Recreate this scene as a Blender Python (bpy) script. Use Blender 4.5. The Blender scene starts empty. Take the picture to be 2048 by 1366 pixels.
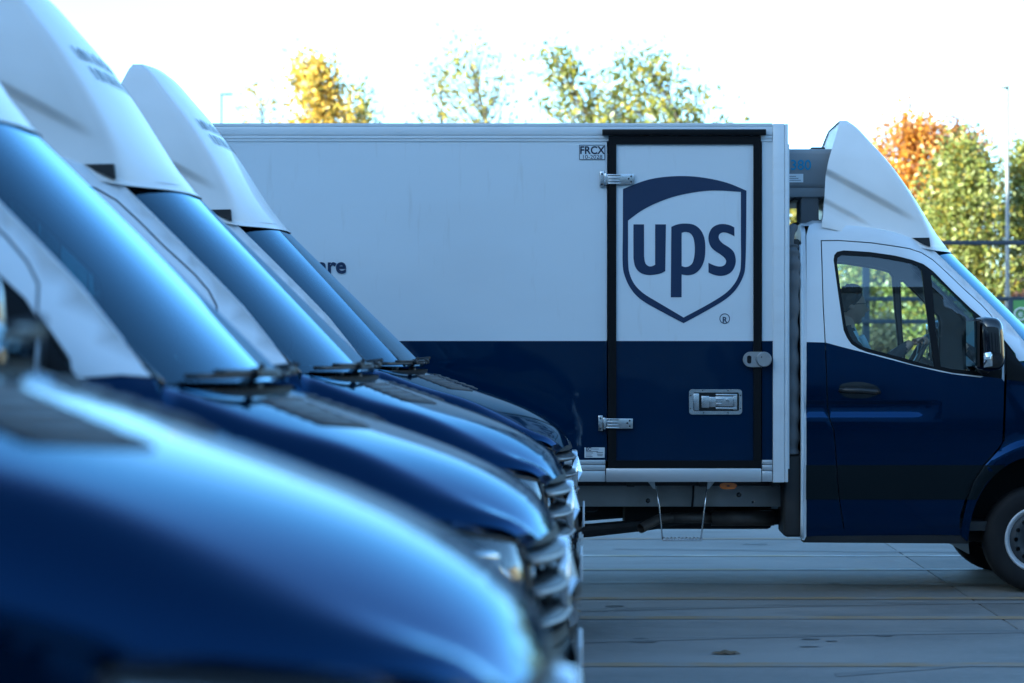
import bpy, bmesh, math, random
from mathutils import Vector, Matrix
from mathutils.geometry import delaunay_2d_cdt

# ------------------------------------------------------------------ camera, sky, sun, exposure
SC = bpy.context.scene
COL = SC.collection
CAM_H, FPX, PPX, PPY = 1.574, 5456.0, 1175.0, 700.0      # lens measured on the 2048 px wide photograph
cd = bpy.data.cameras.new('camera')
cam = bpy.data.objects.new('camera', cd)
COL.objects.link(cam)
SC.camera = cam
cam.location = (0, 0, CAM_H)
cam.rotation_euler = (math.radians(90), 0, 0)
cd.sensor_width = 36.0
cd.lens = FPX / 2048 * 36.0
cd.shift_x = (1024 - PPX) / 2048
cd.shift_y = (PPY - 683) / 2048
cd.clip_start, cd.clip_end = 0.1, 2000
cd.dof.use_dof = True
cd.dof.focus_distance = 17.7
cd.dof.aperture_fstop = 2.9

SUN_EL, SUN_AZ = 19.0, (-0.75, -0.66)                    # the sun stands behind and to the left of the camera
w = bpy.data.worlds.new('World')
SC.world = w
w.use_nodes = True
nt = w.node_tree
sky = nt.nodes.new('ShaderNodeTexSky')
sky.sky_type = 'NISHITA'
sky.sun_disc = False
sky.sun_elevation = math.radians(SUN_EL)
sky.sun_rotation = math.atan2(SUN_AZ[0], SUN_AZ[1])
sky.altitude = 0
sky.air_density, sky.dust_density, sky.ozone_density = 0.6, 0.8, 2.0
bg = nt.nodes['Background']
bg.inputs['Strength'].default_value = 0.15
nt.links.new(sky.outputs[0], bg.inputs['Color'])
sl = bpy.data.lights.new('sun', 'SUN')
sl.energy = 5.0
sl.angle = math.radians(0.5)
sl.color = (1.0, 0.86, 0.66)
sun = bpy.data.objects.new('sun', sl)
COL.objects.link(sun)
az = Vector((SUN_AZ[0], SUN_AZ[1], 0)).normalized()
sdir = az * math.cos(math.radians(SUN_EL)) + Vector((0, 0, math.sin(math.radians(SUN_EL))))
sun.rotation_euler = sdir.to_track_quat('Z', 'Y').to_euler()
sun.location = (-30, -30, 40)
vs = SC.view_settings
vs.view_transform = 'Standard'
vs.look = 'None'
vs.gamma = 1.0
vs.use_curve_mapping = False
vs.exposure = 2.12
vs.use_white_balance = True
vs.white_balance_temperature = 5700
vs.white_balance_tint = -12
SC.cycles.use_denoising = True
SC.cycles.max_bounces = 10
SC.cycles.transparent_max_bounces = 24
SC.cycles.caustics_reflective = False
SC.cycles.caustics_refractive = False

# ------------------------------------------------------------------ helpers
def spl(pts):
    """monotone-ish cubic through (x, y) points"""
    xs = [p[0] for p in pts]; ys = [p[1] for p in pts]
    n = len(xs)
    d = [(ys[i+1]-ys[i])/(xs[i+1]-xs[i]) for i in range(n-1)]
    m = [d[0]] + [0 if d[i-1]*d[i] <= 0 else 2*d[i-1]*d[i]/(d[i-1]+d[i]) for i in range(1, n-1)] + [d[-1]]
    def f(x):
        if x <= xs[0]: return ys[0] + m[0]*(x-xs[0])
        if x >= xs[-1]: return ys[-1] + m[-1]*(x-xs[-1])
        i = 0
        while x > xs[i+1]: i += 1
        h = xs[i+1]-xs[i]; t = (x-xs[i])/h
        return ((2*t**3-3*t*t+1)*ys[i] + (t**3-2*t*t+t)*h*m[i] + (-2*t**3+3*t*t)*ys[i+1] + (t**3-t*t)*h*m[i+1])
    return f
def lin(pts):
    def f(x):
        if x <= pts[0][0]: return pts[0][1]
        for a, b in zip(pts, pts[1:]):
            if x <= b[0]: return a[1] + (b[1]-a[1])*(x-a[0])/(b[0]-a[0])
        return pts[-1][1]
    return f
def clamp(x, a=0.0, b=1.0): return a if x < a else b if x > b else x
def sstep(a, b, x):
    t = clamp((x-a)/(b-a)); return t*t*(3-2*t)
def catmull(pts, closed=False, n=5, corners=()):
    """Catmull-Rom through 2-D or 3-D points; indices in corners stay sharp"""
    out = []; N = len(pts); cs = set(corners)
    rng = range(N) if closed else range(N-1)
    V = [Vector(p) for p in pts]
    for i in rng:
        p1, p2 = V[i], V[(i+1) % N]
        p0 = V[(i-1) % N] if (closed or i > 0) else p1
        p3 = V[(i+2) % N] if (closed or i+2 < N) else p2
        if i in cs: p0 = p1
        if (i+1) % N in cs: p3 = p2
        for k in range(n):
            t = k/n
            out.append(0.5*((2*p1) + (p2-p0)*t + (2*p0-5*p1+4*p2-p3)*t*t + (3*p1-p0-3*p2+p3)*t**3))
    if not closed: out.append(V[-1])
    return [tuple(v) for v in out]
def inside(p, loop):
    x, y = p; r = False; j = len(loop)-1
    for i in range(len(loop)):
        xi, yi = loop[i][0], loop[i][1]; xj, yj = loop[j][0], loop[j][1]
        if (yi > y) != (yj > y) and x < (xj-xi)*(y-yi)/(yj-yi)+xi: r = not r
        j = i
    return r
def area2(l): return sum(l[i-1][0]*l[i][1]-l[i][0]*l[i-1][1] for i in range(len(l)))
def inset(loop, d):
    """move every edge of a closed loop inwards by d"""
    if area2(loop) < 0: loop = loop[::-1]
    n = len(loop); out = []
    for i in range(n):
        a, b, c = Vector(loop[i-1][:2]), Vector(loop[i][:2]), Vector(loop[(i+1) % n][:2])
        e1, e2 = (b-a), (c-b)
        if e1.length < 1e-9 or e2.length < 1e-9: continue
        e1.normalize(); e2.normalize()
        n1, n2 = Vector((-e1.y, e1.x)), Vector((-e2.y, e2.x))
        m = n1+n2
        if m.length < 1e-6: m = n1
        m.normalize()
        s = d/max(0.45, m.dot(n1))
        out.append((b.x+m.x*s, b.y+m.y*s))
    return out
def dense(loop, s, closed=True):
    out = []
    n = len(loop)
    for i in range(n if closed else n-1):
        a, b = Vector(loop[i][:2]), Vector(loop[(i+1) % n][:2])
        k = max(1, int((b-a).length/s))
        for j in range(k): out.append(tuple(a+(b-a)*(j/k)))
    if not closed: out.append(tuple(loop[-1][:2]))
    return out

class MB:
    """collects geometry that becomes ONE mesh object"""
    def __init__(s): s.v = []; s.f = []; s.mi = []; s.nor = {}; s.flat = []
    def add(s, verts, faces, mi=0, flat=False, normals=None):
        o = len(s.v)
        s.v += [tuple(v) for v in verts]
        for k, f in enumerate(faces):
            s.f.append(tuple(i+o for i in f))
            s.mi.append(mi[k] if isinstance(mi, list) else mi)
            s.flat.append(flat)
        if normals:
            for i, n in enumerate(normals): s.nor[o+i] = n
        return s
    def box(s, lo, hi, bev=0.0, mi=0, mat=None, seg=2):
        bm = bmesh.new()
        bmesh.ops.create_cube(bm, size=1)
        for v in bm.verts:
            v.co = Vector([lo[i]+(hi[i]-lo[i])*(v.co[i]+.5) for i in range(3)])
        if bev > 0: bmesh.ops.bevel(bm, geom=list(bm.edges), offset=bev, segments=seg, profile=.5, affect='EDGES', clamp_overlap=True)
        if mat is not None: bmesh.ops.transform(bm, matrix=mat, verts=bm.verts)
        bm.normal_update()
        bm.verts.index_update()
        s.add([v.co.copy() for v in bm.verts], [[v.index for v in f.verts] for f in bm.faces], mi, flat=(bev == 0))
        bm.free(); return s
    def tube(s, pts, r, seg=10, mi=0, cap=True, closed=False):
        P = [Vector(p) for p in pts]; n = len(P)
        R = r if isinstance(r, (list, tuple)) else [r]*n
        up = None; V = []; F = []
        for i in range(n):
            t = (P[(i+1) % n]-P[i-1]) if closed else (P[min(i+1, n-1)]-P[max(i-1, 0)])
            t.normalize()
            if up is None:
                up = Vector((0, 0, 1)) if abs(t.z) < .9 else Vector((1, 0, 0))
            a = t.cross(up)
            if a.length < 1e-4: a = t.cross(Vector((0, 1, 0)))
            a.normalize(); b = a.cross(t); up = b
            for k in range(seg):
                q = 2*math.pi*k/seg
                V.append(P[i] + (a*math.cos(q)+b*math.sin(q))*R[i])
        for i in range(n if closed else n-1):
            for k in range(seg):
                j = (i+1) % n
                F.append((i*seg+k, i*seg+(k+1) % seg, j*seg+(k+1) % seg, j*seg+k))
        if cap and not closed:
            F.append(tuple(range(seg))[::-1]); F.append(tuple((n-1)*seg+k for k in range(seg)))
        s.add(V, F, mi); return s
    def lathe(s, prof, c=(0, 0, 0), axis='Y', seg=32, mi=0, sgn=1):
        V = []; F = []; n = len(prof)
        for k in range(seg):
            a = 2*math.pi*k/seg; ca, sa = math.cos(a), math.sin(a)
            for r, h in prof:
                h = h*sgn
                p = {'Y': (r*ca, h, r*sa), 'X': (h, r*ca, r*sa), 'Z': (r*ca, r*sa, h)}[axis]
                V.append((c[0]+p[0], c[1]+p[1], c[2]+p[2]))
        for k in range(seg):
            j = (k+1) % seg
            for i in range(n-1): F.append((k*n+i, k*n+i+1, j*n+i+1, j*n+i))
        s.add(V, F, mi); return s
    def grid(s, fn, nu, nv, mi=0, closed_v=False):
        V = [fn(i/nu, j/nv) for i in range(nu+1) for j in range(nv+1)]
        F = [(i*(nv+1)+j, (i+1)*(nv+1)+j, (i+1)*(nv+1)+j+1, i*(nv+1)+j+1) for i in range(nu) for j in range(nv)]
        s.add(V, F, mi); return s
    def patch(s, outer, lift, holes=(), sp=0.06, rim=0.0, rimdir=(0, 1, 0), mi=0, split=None, cuts=(), flip=False, flat=False):
        """flat polygon with holes in (u, v), filled on a fine grid and lifted to 3-D"""
        loops = [dense(outer, sp)] + [dense(h, sp) for h in holes]
        pts = []; edges = []
        for l in loops:
            o = len(pts); pts += l
            edges += [(o+i, o+(i+1) % len(l)) for i in range(len(l))]
        for c in cuts:
            c = dense(c, sp, False); o = len(pts); pts += c
            edges += [(o+i, o+i+1) for i in range(len(c)-1)]
        us = [p[0] for p in loops[0]]; vs_ = [p[1] for p in loops[0]]
        bnd = [Vector(p[:2]) for p in pts]
        nu, nv = int((max(us)-min(us))/sp), int((max(vs_)-min(vs_))/sp)
        if sp < (max(us)-min(us)) or sp < (max(vs_)-min(vs_)):
            for i in range(1, nu+1):
                for j in range(1, nv+1):
                    p = (min(us)+i*sp, min(vs_)+(j-.5+.5*(i % 2))*sp)
                    if inside(p, loops[0]) and not any(inside(p, h) for h in loops[1:]):
                        q = Vector(p)
                        if min((q-b).length_squared for b in bnd) > (sp*.45)**2: pts.append(p)
        r = delaunay_2d_cdt([Vector(p[:2]) for p in pts], edges, [], 0, 1e-6)
        V2 = r[0]; T = []; mis = []
        for f in r[2]:
            c = (sum(V2[i].x for i in f)/len(f), sum(V2[i].y for i in f)/len(f))
            if inside(c, loops[0]) and not any(inside(c, h) for h in loops[1:]):
                T.append(tuple(f)); mis.append(split(c) if split else mi)
        V3 = [Vector(lift(p.x, p.y)) for p in V2]
        e = 1e-3; N = []
        for p in V2:
            du = Vector(lift(p.x+e, p.y))-Vector(lift(p.x-e, p.y)); dv = Vector(lift(p.x, p.y+e))-Vector(lift(p.x, p.y-e))
            n = du.cross(dv)
            N.append((n.normalized() if n.length > 0 else Vector((0, -1, 0))) * (-1 if flip else 1))
        T2 = []
        for f in T:
            n = (V3[f[1]]-V3[f[0]]).cross(V3[f[2]]-V3[f[0]])
            T2.append(f if n.dot(N[f[0]]) >= 0 else f[::-1])
        s.add(V3, T2, mis, normals=None if flat else N, flat=flat)
        if rim:
            rd = Vector(rimdir)*rim
            for l in loops:
                o = len(l)
                A = [Vector(lift(p[0], p[1])) for p in l]
                s.add(A + [a+rd for a in A], [(i, (i+1) % o, o+(i+1) % o, o+i) for i in range(o)],
                      [split(l[i]) for i in range(o)] if split else mi, flat=True)
        return s
    def mirror_y(s):
        m = MB()
        m.v = [(x, -y, z) for x, y, z in s.v]; m.f = [f[::-1] for f in s.f]; m.mi = list(s.mi); m.flat = list(s.flat)
        m.nor = {k: Vector((n[0], -n[1], n[2])) for k, n in s.nor.items()}
        return m
    def mesh(s, name, mats):
        me = bpy.data.meshes.new(name)
        me.from_pydata(s.v, [], s.f)
        for m in (mats if isinstance(mats, (list, tuple)) else [mats]): me.materials.append(m)
        me.polygons.foreach_set('material_index', s.mi)
        me.polygons.foreach_set('use_smooth', [not f for f in s.flat])
        if s.nor:
            me.update()
            base = [v.normal.copy() for v in me.vertices]
            ln = []
            for p in me.polygons:
                for vi in p.vertices:
                    ln.append(s.nor.get(vi, p.normal if s.flat[p.index] else base[vi]))
            me.normals_split_custom_set([tuple(n) for n in ln])
        me.validate()
        me.update()
        return me
    def build(s, name, mats, parent=None, angle=None):
        me = s.mesh(name, mats)
        if angle is not None and not s.nor:
            bm = bmesh.new(); bm.from_mesh(me)
            for e in bm.edges:
                if len(e.link_faces) == 2 and e.calc_face_angle(0) > math.radians(angle): e.smooth = False
            bm.to_mesh(me); bm.free()
        return link(name, me, parent)
def link(name, data, parent=None):
    o = bpy.data.objects.new(name, data)
    COL.objects.link(o)
    if parent is not None: o.parent = parent
    return o
def tag(o, label=None, cat=None, group=None, kind=None):
    if label: o['label'] = label
    if cat: o['category'] = cat
    if group: o['group'] = group
    if kind: o['kind'] = kind
    return o
def empty(name, loc, label=None, cat=None, group=None):
    o = bpy.data.objects.new(name, None); COL.objects.link(o); o.location = loc
    o.empty_display_size = .2
    return tag(o, label, cat, group)
def copy_tree(o, parent=None, skip=()):
    c = o.copy(); COL.objects.link(c); c.parent = parent
    for ch in list(o.children):
        if ch.name.split('.')[0] in skip: continue
        copy_tree(ch, c, skip)
    return c

# ------------------------------------------------------------------ materials
def mat(name, col, rough=.5, metal=0.0, coat=0.0, spec=.5, coat_ior=1.5):
    m = bpy.data.materials.new(name); m.use_nodes = True
    b = m.node_tree.nodes['Principled BSDF']
    b.inputs['Base Color'].default_value = (*col, 1)
    b.inputs['Roughness'].default_value = rough
    b.inputs['Metallic'].default_value = metal
    b.inputs['Coat Weight'].default_value = coat
    b.inputs['Coat Roughness'].default_value = .02
    b.inputs['Coat IOR'].default_value = coat_ior
    b.inputs['Specular IOR Level'].default_value = spec
    return m
def N(m, t, **kw):
    n = m.node_tree.nodes.new(t)
    for k, v in kw.items(): setattr(n, k, v)
    return n
def vary(m, scale, amt, col2, lo=.4, hi=.7, coords='Object', stretch=(1, 1, 1), rough=None, bump=0.0, bscale=None, detail=4):
    """procedural dirt: mix base colour towards col2 with noise, optional bump"""
    T = m.node_tree; b = T.nodes['Principled BSDF']; L = T.links
    tc = N(m, 'ShaderNodeTexCoord'); mp = N(m, 'ShaderNodeMapping'); mp.inputs['Scale'].default_value = stretch
    L.new(tc.outputs[coords], mp.inputs[0])
    nz = N(m, 'ShaderNodeTexNoise'); nz.inputs['Scale'].default_value = scale; nz.inputs['Detail'].default_value = detail
    L.new(mp.outputs[0], nz.inputs['Vector'])
    mr = N(m, 'ShaderNodeMapRange'); mr.inputs[1].default_value = lo; mr.inputs[2].default_value = hi
    mr.inputs[3].default_value = 0; mr.inputs[4].default_value = amt
    L.new(nz.outputs[0], mr.inputs[0])
    mx = N(m, 'ShaderNodeMix', data_type='RGBA')
    src = b.inputs['Base Color'].links[0].from_socket if b.inputs['Base Color'].is_linked else None
    if src: L.new(src, mx.inputs[6])
    else: mx.inputs[6].default_value = b.inputs['Base Color'].default_value
    mx.inputs[7].default_value = (*col2, 1)
    L.new(mr.outputs[0], mx.inputs[0]); L.new(mx.outputs[2], b.inputs['Base Color'])
    if rough is not None:
        r = N(m, 'ShaderNodeMapRange'); r.inputs[1].default_value = lo; r.inputs[2].default_value = hi
        r.inputs[3].default_value = b.inputs['Roughness'].default_value; r.inputs[4].default_value = rough
        L.new(nz.outputs[0], r.inputs[0]); L.new(r.outputs[0], b.inputs['Roughness'])
    if bump:
        n2 = N(m, 'ShaderNodeTexNoise'); n2.inputs['Scale'].default_value = bscale or scale*6; n2.inputs['Detail'].default_value = 3
        L.new(mp.outputs[0], n2.inputs['Vector'])
        bp = N(m, 'ShaderNodeBump'); bp.inputs['Strength'].default_value = bump; bp.inputs['Distance'].default_value = .01
        L.new(n2.outputs[0], bp.inputs['Height']); L.new(bp.outputs[0], b.inputs['Normal'])
    return m
def glass(name, tint, ior=1.5, refl=(1, 1, 1)):
    m = bpy.data.materials.new(name); m.use_nodes = True
    T = m.node_tree; T.nodes.remove(T.nodes['Principled BSDF'])
    tr = N(m, 'ShaderNodeBsdfTransparent'); tr.inputs[0].default_value = (*tint, 1)
    gl = N(m, 'ShaderNodeBsdfGlossy'); gl.inputs['Roughness'].default_value = .0; gl.inputs[0].default_value = (*refl, 1)
    fr = N(m, 'ShaderNodeFresnel')                         # thin pane: the same from both sides
    ge = N(m, 'ShaderNodeNewGeometry'); mr = N(m, 'ShaderNodeMapRange')
    mr.inputs[3].default_value = ior; mr.inputs[4].default_value = 1/ior
    T.links.new(ge.outputs['Backfacing'], mr.inputs[0]); T.links.new(mr.outputs[0], fr.inputs[0])
    mx = N(m, 'ShaderNodeMixShader')
    a1 = N(m, 'ShaderNodeMath', operation='ADD'); a1.inputs[1].default_value = 1.0   # both faces of the pane reflect: 2f / (1 + f)
    m2 = N(m, 'ShaderNodeMath', operation='MULTIPLY'); m2.inputs[1].default_value = 2.0
    dv = N(m, 'ShaderNodeMath', operation='DIVIDE')
    T.links.new(fr.outputs[0], a1.inputs[0]); T.links.new(fr.outputs[0], m2.inputs[0])
    T.links.new(m2.outputs[0], dv.inputs[0]); T.links.new(a1.outputs[0], dv.inputs[1])
    T.links.new(dv.outputs[0], mx.inputs[0]); T.links.new(tr.outputs[0], mx.inputs[1]); T.links.new(gl.outputs[0], mx.inputs[2])
    T.links.new(mx.outputs[0], T.nodes['Material Output'].inputs[0])
    return m
WHITE = vary(mat('white_paint', (.72, .755, .79), .40, coat=.35, spec=.3), 2.2, .22, (.62, .62, .60), .45, .8, stretch=(1, 1, 1))
NAVY = vary(mat('navy_paint', (.0012, .017, .062), .10, metal=.80, coat=.40, coat_ior=1.36), 1.7, .3, (.004, .020, .075), .4, .75)
NAVY.node_tree.nodes['Principled BSDF'].inputs['Specular Tint'].default_value = (.24, .50, .68, 1)   # blue metallic flake
BOXWHITE = vary(vary(mat('panel_white', (.72, .78, .83), .30, coat=.5), 1.3, .30, (.62, .64, .66), .42, .75, stretch=(.6, 1, 1.6)), 9, .25, (.5, .5, .48), .62, .8, stretch=(2.5, 1, .35), detail=6)
BOXNAVY = vary(mat('panel_navy', (.0015, .014, .046), .30, coat=.55, spec=.0), 1.5, .5, (.007, .020, .050), .42, .75, stretch=(.6, 1, 1.6), rough=.42)
def wave(m, scale=1.1, dist=.004):
    """slight unevenness of large sheet panels"""
    L = m.node_tree.links; b = m.node_tree.nodes['Principled BSDF']
    tc = N(m, 'ShaderNodeTexCoord'); nz = N(m, 'ShaderNodeTexNoise'); nz.inputs['Scale'].default_value = scale; nz.inputs['Detail'].default_value = 2
    bp = N(m, 'ShaderNodeBump'); bp.inputs['Strength'].default_value = .5; bp.inputs['Distance'].default_value = dist
    L.new(tc.outputs['Object'], nz.inputs['Vector']); L.new(nz.outputs[0], bp.inputs['Height'])
    L.new(bp.outputs[0], b.inputs['Normal']); L.new(bp.outputs[0], b.inputs['Coat Normal'])
wave(BOXWHITE, 1.3, .012); wave(BOXNAVY, 1.3, .012)
RUBBER = vary(mat('black_rubber', (.012, .013, .014), .55), 6, .5, (.03, .03, .03), .5, .8)
PLASTIC = vary(mat('black_plastic', (.016, .017, .019), .42), 4, .5, (.03, .031, .033), .45, .8)
GLOSSBLACK = mat('gloss_black', (.006, .006, .008), .12, coat=1)
DASH = mat('dark_dashboard', (.02, .021, .024), .8)
TRIM = mat('grey_trim', (.12, .125, .132), .75)
SEATM = mat('seat_cloth', (.03, .031, .035), .9)
ALU = vary(mat('aluminium', (.62, .63, .64), .38, metal=.75), 5, .35, (.42, .42, .42), .42, .75, stretch=(.5, 1, 3), rough=.5)
ALUPAINT = vary(mat('white_profile', (.72, .765, .80), .35, coat=.3), 6, .3, (.52, .53, .54), .5, .8, stretch=(.6, 1, 2))
BAND = vary(mat('rub_strip_black', (.0025, .0065, .0095), .5, spec=.15), 5, .5, (.006, .009, .012), .4, .8)
SEAL = mat('seal_black', (.003, .0035, .005), .45, spec=.2)
FAIRING = vary(mat('fairing_white', (.80, .775, .745), .36, coat=.3, spec=.3), 3.0, .3, (.66, .64, .60), .45, .75)
CHROME = mat('chrome', (.82, .83, .84), .12, metal=1)
STEEL = vary(mat('zinc_steel', (.66, .67, .68), .26, metal=.9), 14, .4, (.4, .4, .4), .45, .75)
DARKSTEEL = vary(mat('dark_steel', (.02, .02, .021), .6), 5, .5, (.05, .045, .04), .5, .8)
CHASSIS = vary(mat('chassis_grey', (.55, .56, .57), .6), 3, .7, (.25, .24, .22), .45, .75)
EXHAUST = vary(mat('exhaust_steel', (.16, .14, .125), .45, metal=.6), 6, .6, (.06, .05, .045), .4, .7)
TYRE = vary(mat('tyre_rubber', (.008, .008, .009), .75, spec=.3), 9, .5, (.02, .019, .018), .45, .8)
RIM = vary(mat('rim_silver', (.55, .56, .58), .4, metal=.15), 7, .4, (.15, .15, .15), .5, .8)
RIMDARK = mat('rim_centre', (.045, .05, .055), .5, metal=.3)
LOGO = mat('logo_navy', (.006, .022, .075), .4, coat=.4)
STICK = mat('sticker_white', (.72, .74, .76), .5)
INK = mat('ink_dark', (.006, .012, .04), .5)
AMBER = mat('amber_lens', (.9, .22, .01), .25, coat=1)
FRIDGE = vary(mat('unit_grey', (.22, .235, .25), .45), 3, .4, (.16, .165, .17), .4, .8)
CYAN = mat('letter_cyan', (.03, .22, .40), .45)
LOCK = vary(mat('lock_grey', (.38, .385, .39), .38, metal=.55), 12, .4, (.26, .26, .26), .45, .8)
SIDEGLASS = glass('side_glass', (.76, .90, .93))
SCREEN = glass('windscreen_glass', (.10, .19, .23), 1.5, (.58, .80, 1.0))
BUMPER = vary(mat('bumper_plastic', (.008, .009, .010), .6, spec=.25), 4, .5, (.016, .017, .018), .45, .8)
LENS = glass('lamp_lens', (.85, .9, .92))
REFLECT = mat('lamp_reflector', (.75, .77, .8), .18, metal=1)
MIRROR = mat('mirror_glass', (.8, .8, .8), .02, metal=1)

# ------------------------------------------------------------------ the delivery truck (local: x forward from the front axle, -y the side seen, z up)
TRUCK_X, TRUCK_Y = 2.92, 18.65
W_Z = spl([(.28, .950), (.36, .965), (.60, .985), (.85, .998), (1.08, 1.0), (1.25, .998), (1.42, .99), (1.6, .967), (1.8, .937), (2.0, .902), (2.2, .862), (2.3, .838), (2.36, .812), (2.40, .775), (2.43, .72)])
def x_edge(z): return -.657 + (2.21-z)*1.007            # side edge of the windscreen, seen from the side
Y_EDGE = lin([(1.3, .835), (1.48, .81), (2.21, .705), (2.45, .66)])
def w_side(x, z):
    """half width of the cab"""
    v = W_Z(z)
    k = sstep(-.62, -.80, x) * .018
    if k and 1.0 < z < 1.3:
        v -= k*sstep(1.25, 1.215, z)*(1-sstep(1.205, 1.105, z))
    if z > 1.32:
        q = clamp((x-(x_edge(z)-.24))/.24)
        v -= (v-Y_EDGE(z))*q**2.2*sstep(1.32, 1.60, z)
    return v
ZC = spl([(-.35, 1.72), (-.1, 1.60), (.05, 1.535), (.21, 1.480), (.30, 1.452), (.47, 1.392), (.84, 1.262), (1.0, 1.178), (1.07, 1.12), (1.11, 1.06), (1.14, .99)])
WX = spl([(-.35, .995), (0, .985), (.3, .965), (.55, .93), (.75, .875), (.9, .79), (1.0, .70), (1.07, .60), (1.14, .45)])
HSEAM = lin([(-.3, 1.56), (.0, 1.50), (.085, 1.455), (.115, 1.36), (.2, 1.285), (.4, 1.215), (.6, 1.14), (.735, 1.130), (1.0, 1.085), (1.11, 1.05)])
YS = spl([(-.3, .955), (0, .93), (.1, .925), (.2, .935), (.4, .925), (.6, .885), (.735, .835), (.9, .74), (1.0, .645), (1.06, .57), (1.12, .48)])
YC = spl([(-.1, .86), (.1, .85), (.33, .83), (.55, .79), (.76, .725), (.975, .60), (1.06, .51), (1.12, .42)])
ZCR = spl([(-.1, 1.53), (.1, 1.468), (.2, 1.428), (.33, 1.378), (.55, 1.314), (.76, 1.222), (.975, 1.117), (1.06, 1.066), (1.12, 1.02)])
Z0 = .82
def w_front(x, z):
    h = HSEAM(x)
    if z > h: return YS(x)-(z-h)*.55
    return YS(x) + (WX(x)-YS(x))*sstep(0, .40, h-z) - .04*max(0, Z0-z)
def w_fend(x, z):
    a = w_side(x, z); k = sstep(1.34, 1.48, z)
    v = a + (w_front(x, z)-a)*sstep(-.26+.28*k, .12+.06*k, x)
    r = math.hypot(x/.50, (z-.345)/.60)                  # rounded lip over the wheel arch
    return v + .022*math.exp(-((r-1.0)/.085)**2)*sstep(.3, .5, z)
def P(px, py, wf=w_side):
    """pixel of the photograph on the near side of the truck -> local (x, z)"""
    x, z = (px-2080)/310, (1188-py)/310
    for _ in range(4):
        D = TRUCK_Y - wf(x, z)
        x = (px-PPX)*D/FPX - TRUCK_X; z = CAM_H-(py-PPY)*D/FPX
    return (x, z)
def PL(*pts): return [P(*p) for p in pts]
near = lambda x, z: (x, -w_side(x, z), z)
nearf = lambda x, z: (x, -w_fend(x, z), z)
def offs(f, d): return lambda x, z: (f(x, z)[0], f(x, z)[1]+d, f(x, z)[2])

door_rear = PL((1642, 481), (1646, 613), (1650, 685), (1652, 732), (1654, 808), (1658.5, 837), (1667.5, 862), (1672, 920), (1677.6, 996), (1689, 1066))
door_top = PL((1677, 480.5), (1741, 485), (1790, 492), (1818.6, 496.7), (1843, 505), (1866, 519.5), (1893, 544), (1923, 573), (1961.5, 608), (1980.5, 628), (1994, 647), (2000.5, 670))
door_front = PL((2007, 690), (2009.5, 720), (2010, 763), (2006, 885), (1996, 899), (1966, 931.5), (1942, 969), (1930.6, 1002), (1922, 1030), (1919, 1072))
door_loop = door_rear[::-1] + door_top + door_front
roofline = PL((1618, 450), (1630, 445.5), (1677, 448), (1747, 456), (1800, 468), (1826, 476), (1857, 492), (1872, 504))
ws_edge = PL((1892, 523), (1912, 542), (1942, 571), (1980, 608), (2019, 647))
win_out = PL((1667, 520), (1668.5, 510), (1674, 503.5), (1688, 500.5), (1741, 504), (1790, 511), (1824, 519.5), (1847, 528), (1866, 542), (1904, 580.5), (1942, 617), (1961.5, 633), (1990, 658.6), (2003, 676),
             (2004, 757.5), (1967, 753), (1904, 746), (1876, 740), (1830, 730.5), (1790, 719), (1760, 711), (1735, 704.5), (1718, 698), (1703, 688.6), (1694, 676), (1687, 660), (1677, 592))
g1 = PL((1674, 525), (1675.5, 515), (1683, 509.5), (1741, 512.5), (1790, 520), (1818, 525.5), (1836, 531), (1843, 540), (1850, 600), (1868, 733), (1830, 722.5), (1790, 711.5), (1745, 699.5), (1722, 692), (1707, 682), (1698, 668), (1692, 650), (1683, 592))
g2 = PL((1862, 551), (1867, 550.5), (1895, 577), (1930, 611), (1946, 627), (1951, 640), (1953, 742.5), (1904, 738), (1882, 733), (1872, 660))
NAVYLINE = [(1560, 684), (1614, 684), (1650, 685), (1684, 694), (1722, 703.5), (1760, 713.5), (1790, 721.5), (1830, 731.8), (1876, 742.5), (1904, 748), (1961, 755), (2020, 762)]
navy_cut = PL(*NAVYLINE)
navy_z = lin(navy_cut)
two_tone = lambda c: 1 if c[1] < navy_z(c[0]) else 0
arch = [(.45*math.cos(a), .345+.545*math.sin(a)) for a in [math.radians(d) for d in range(-14, 195, 8)]]

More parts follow.
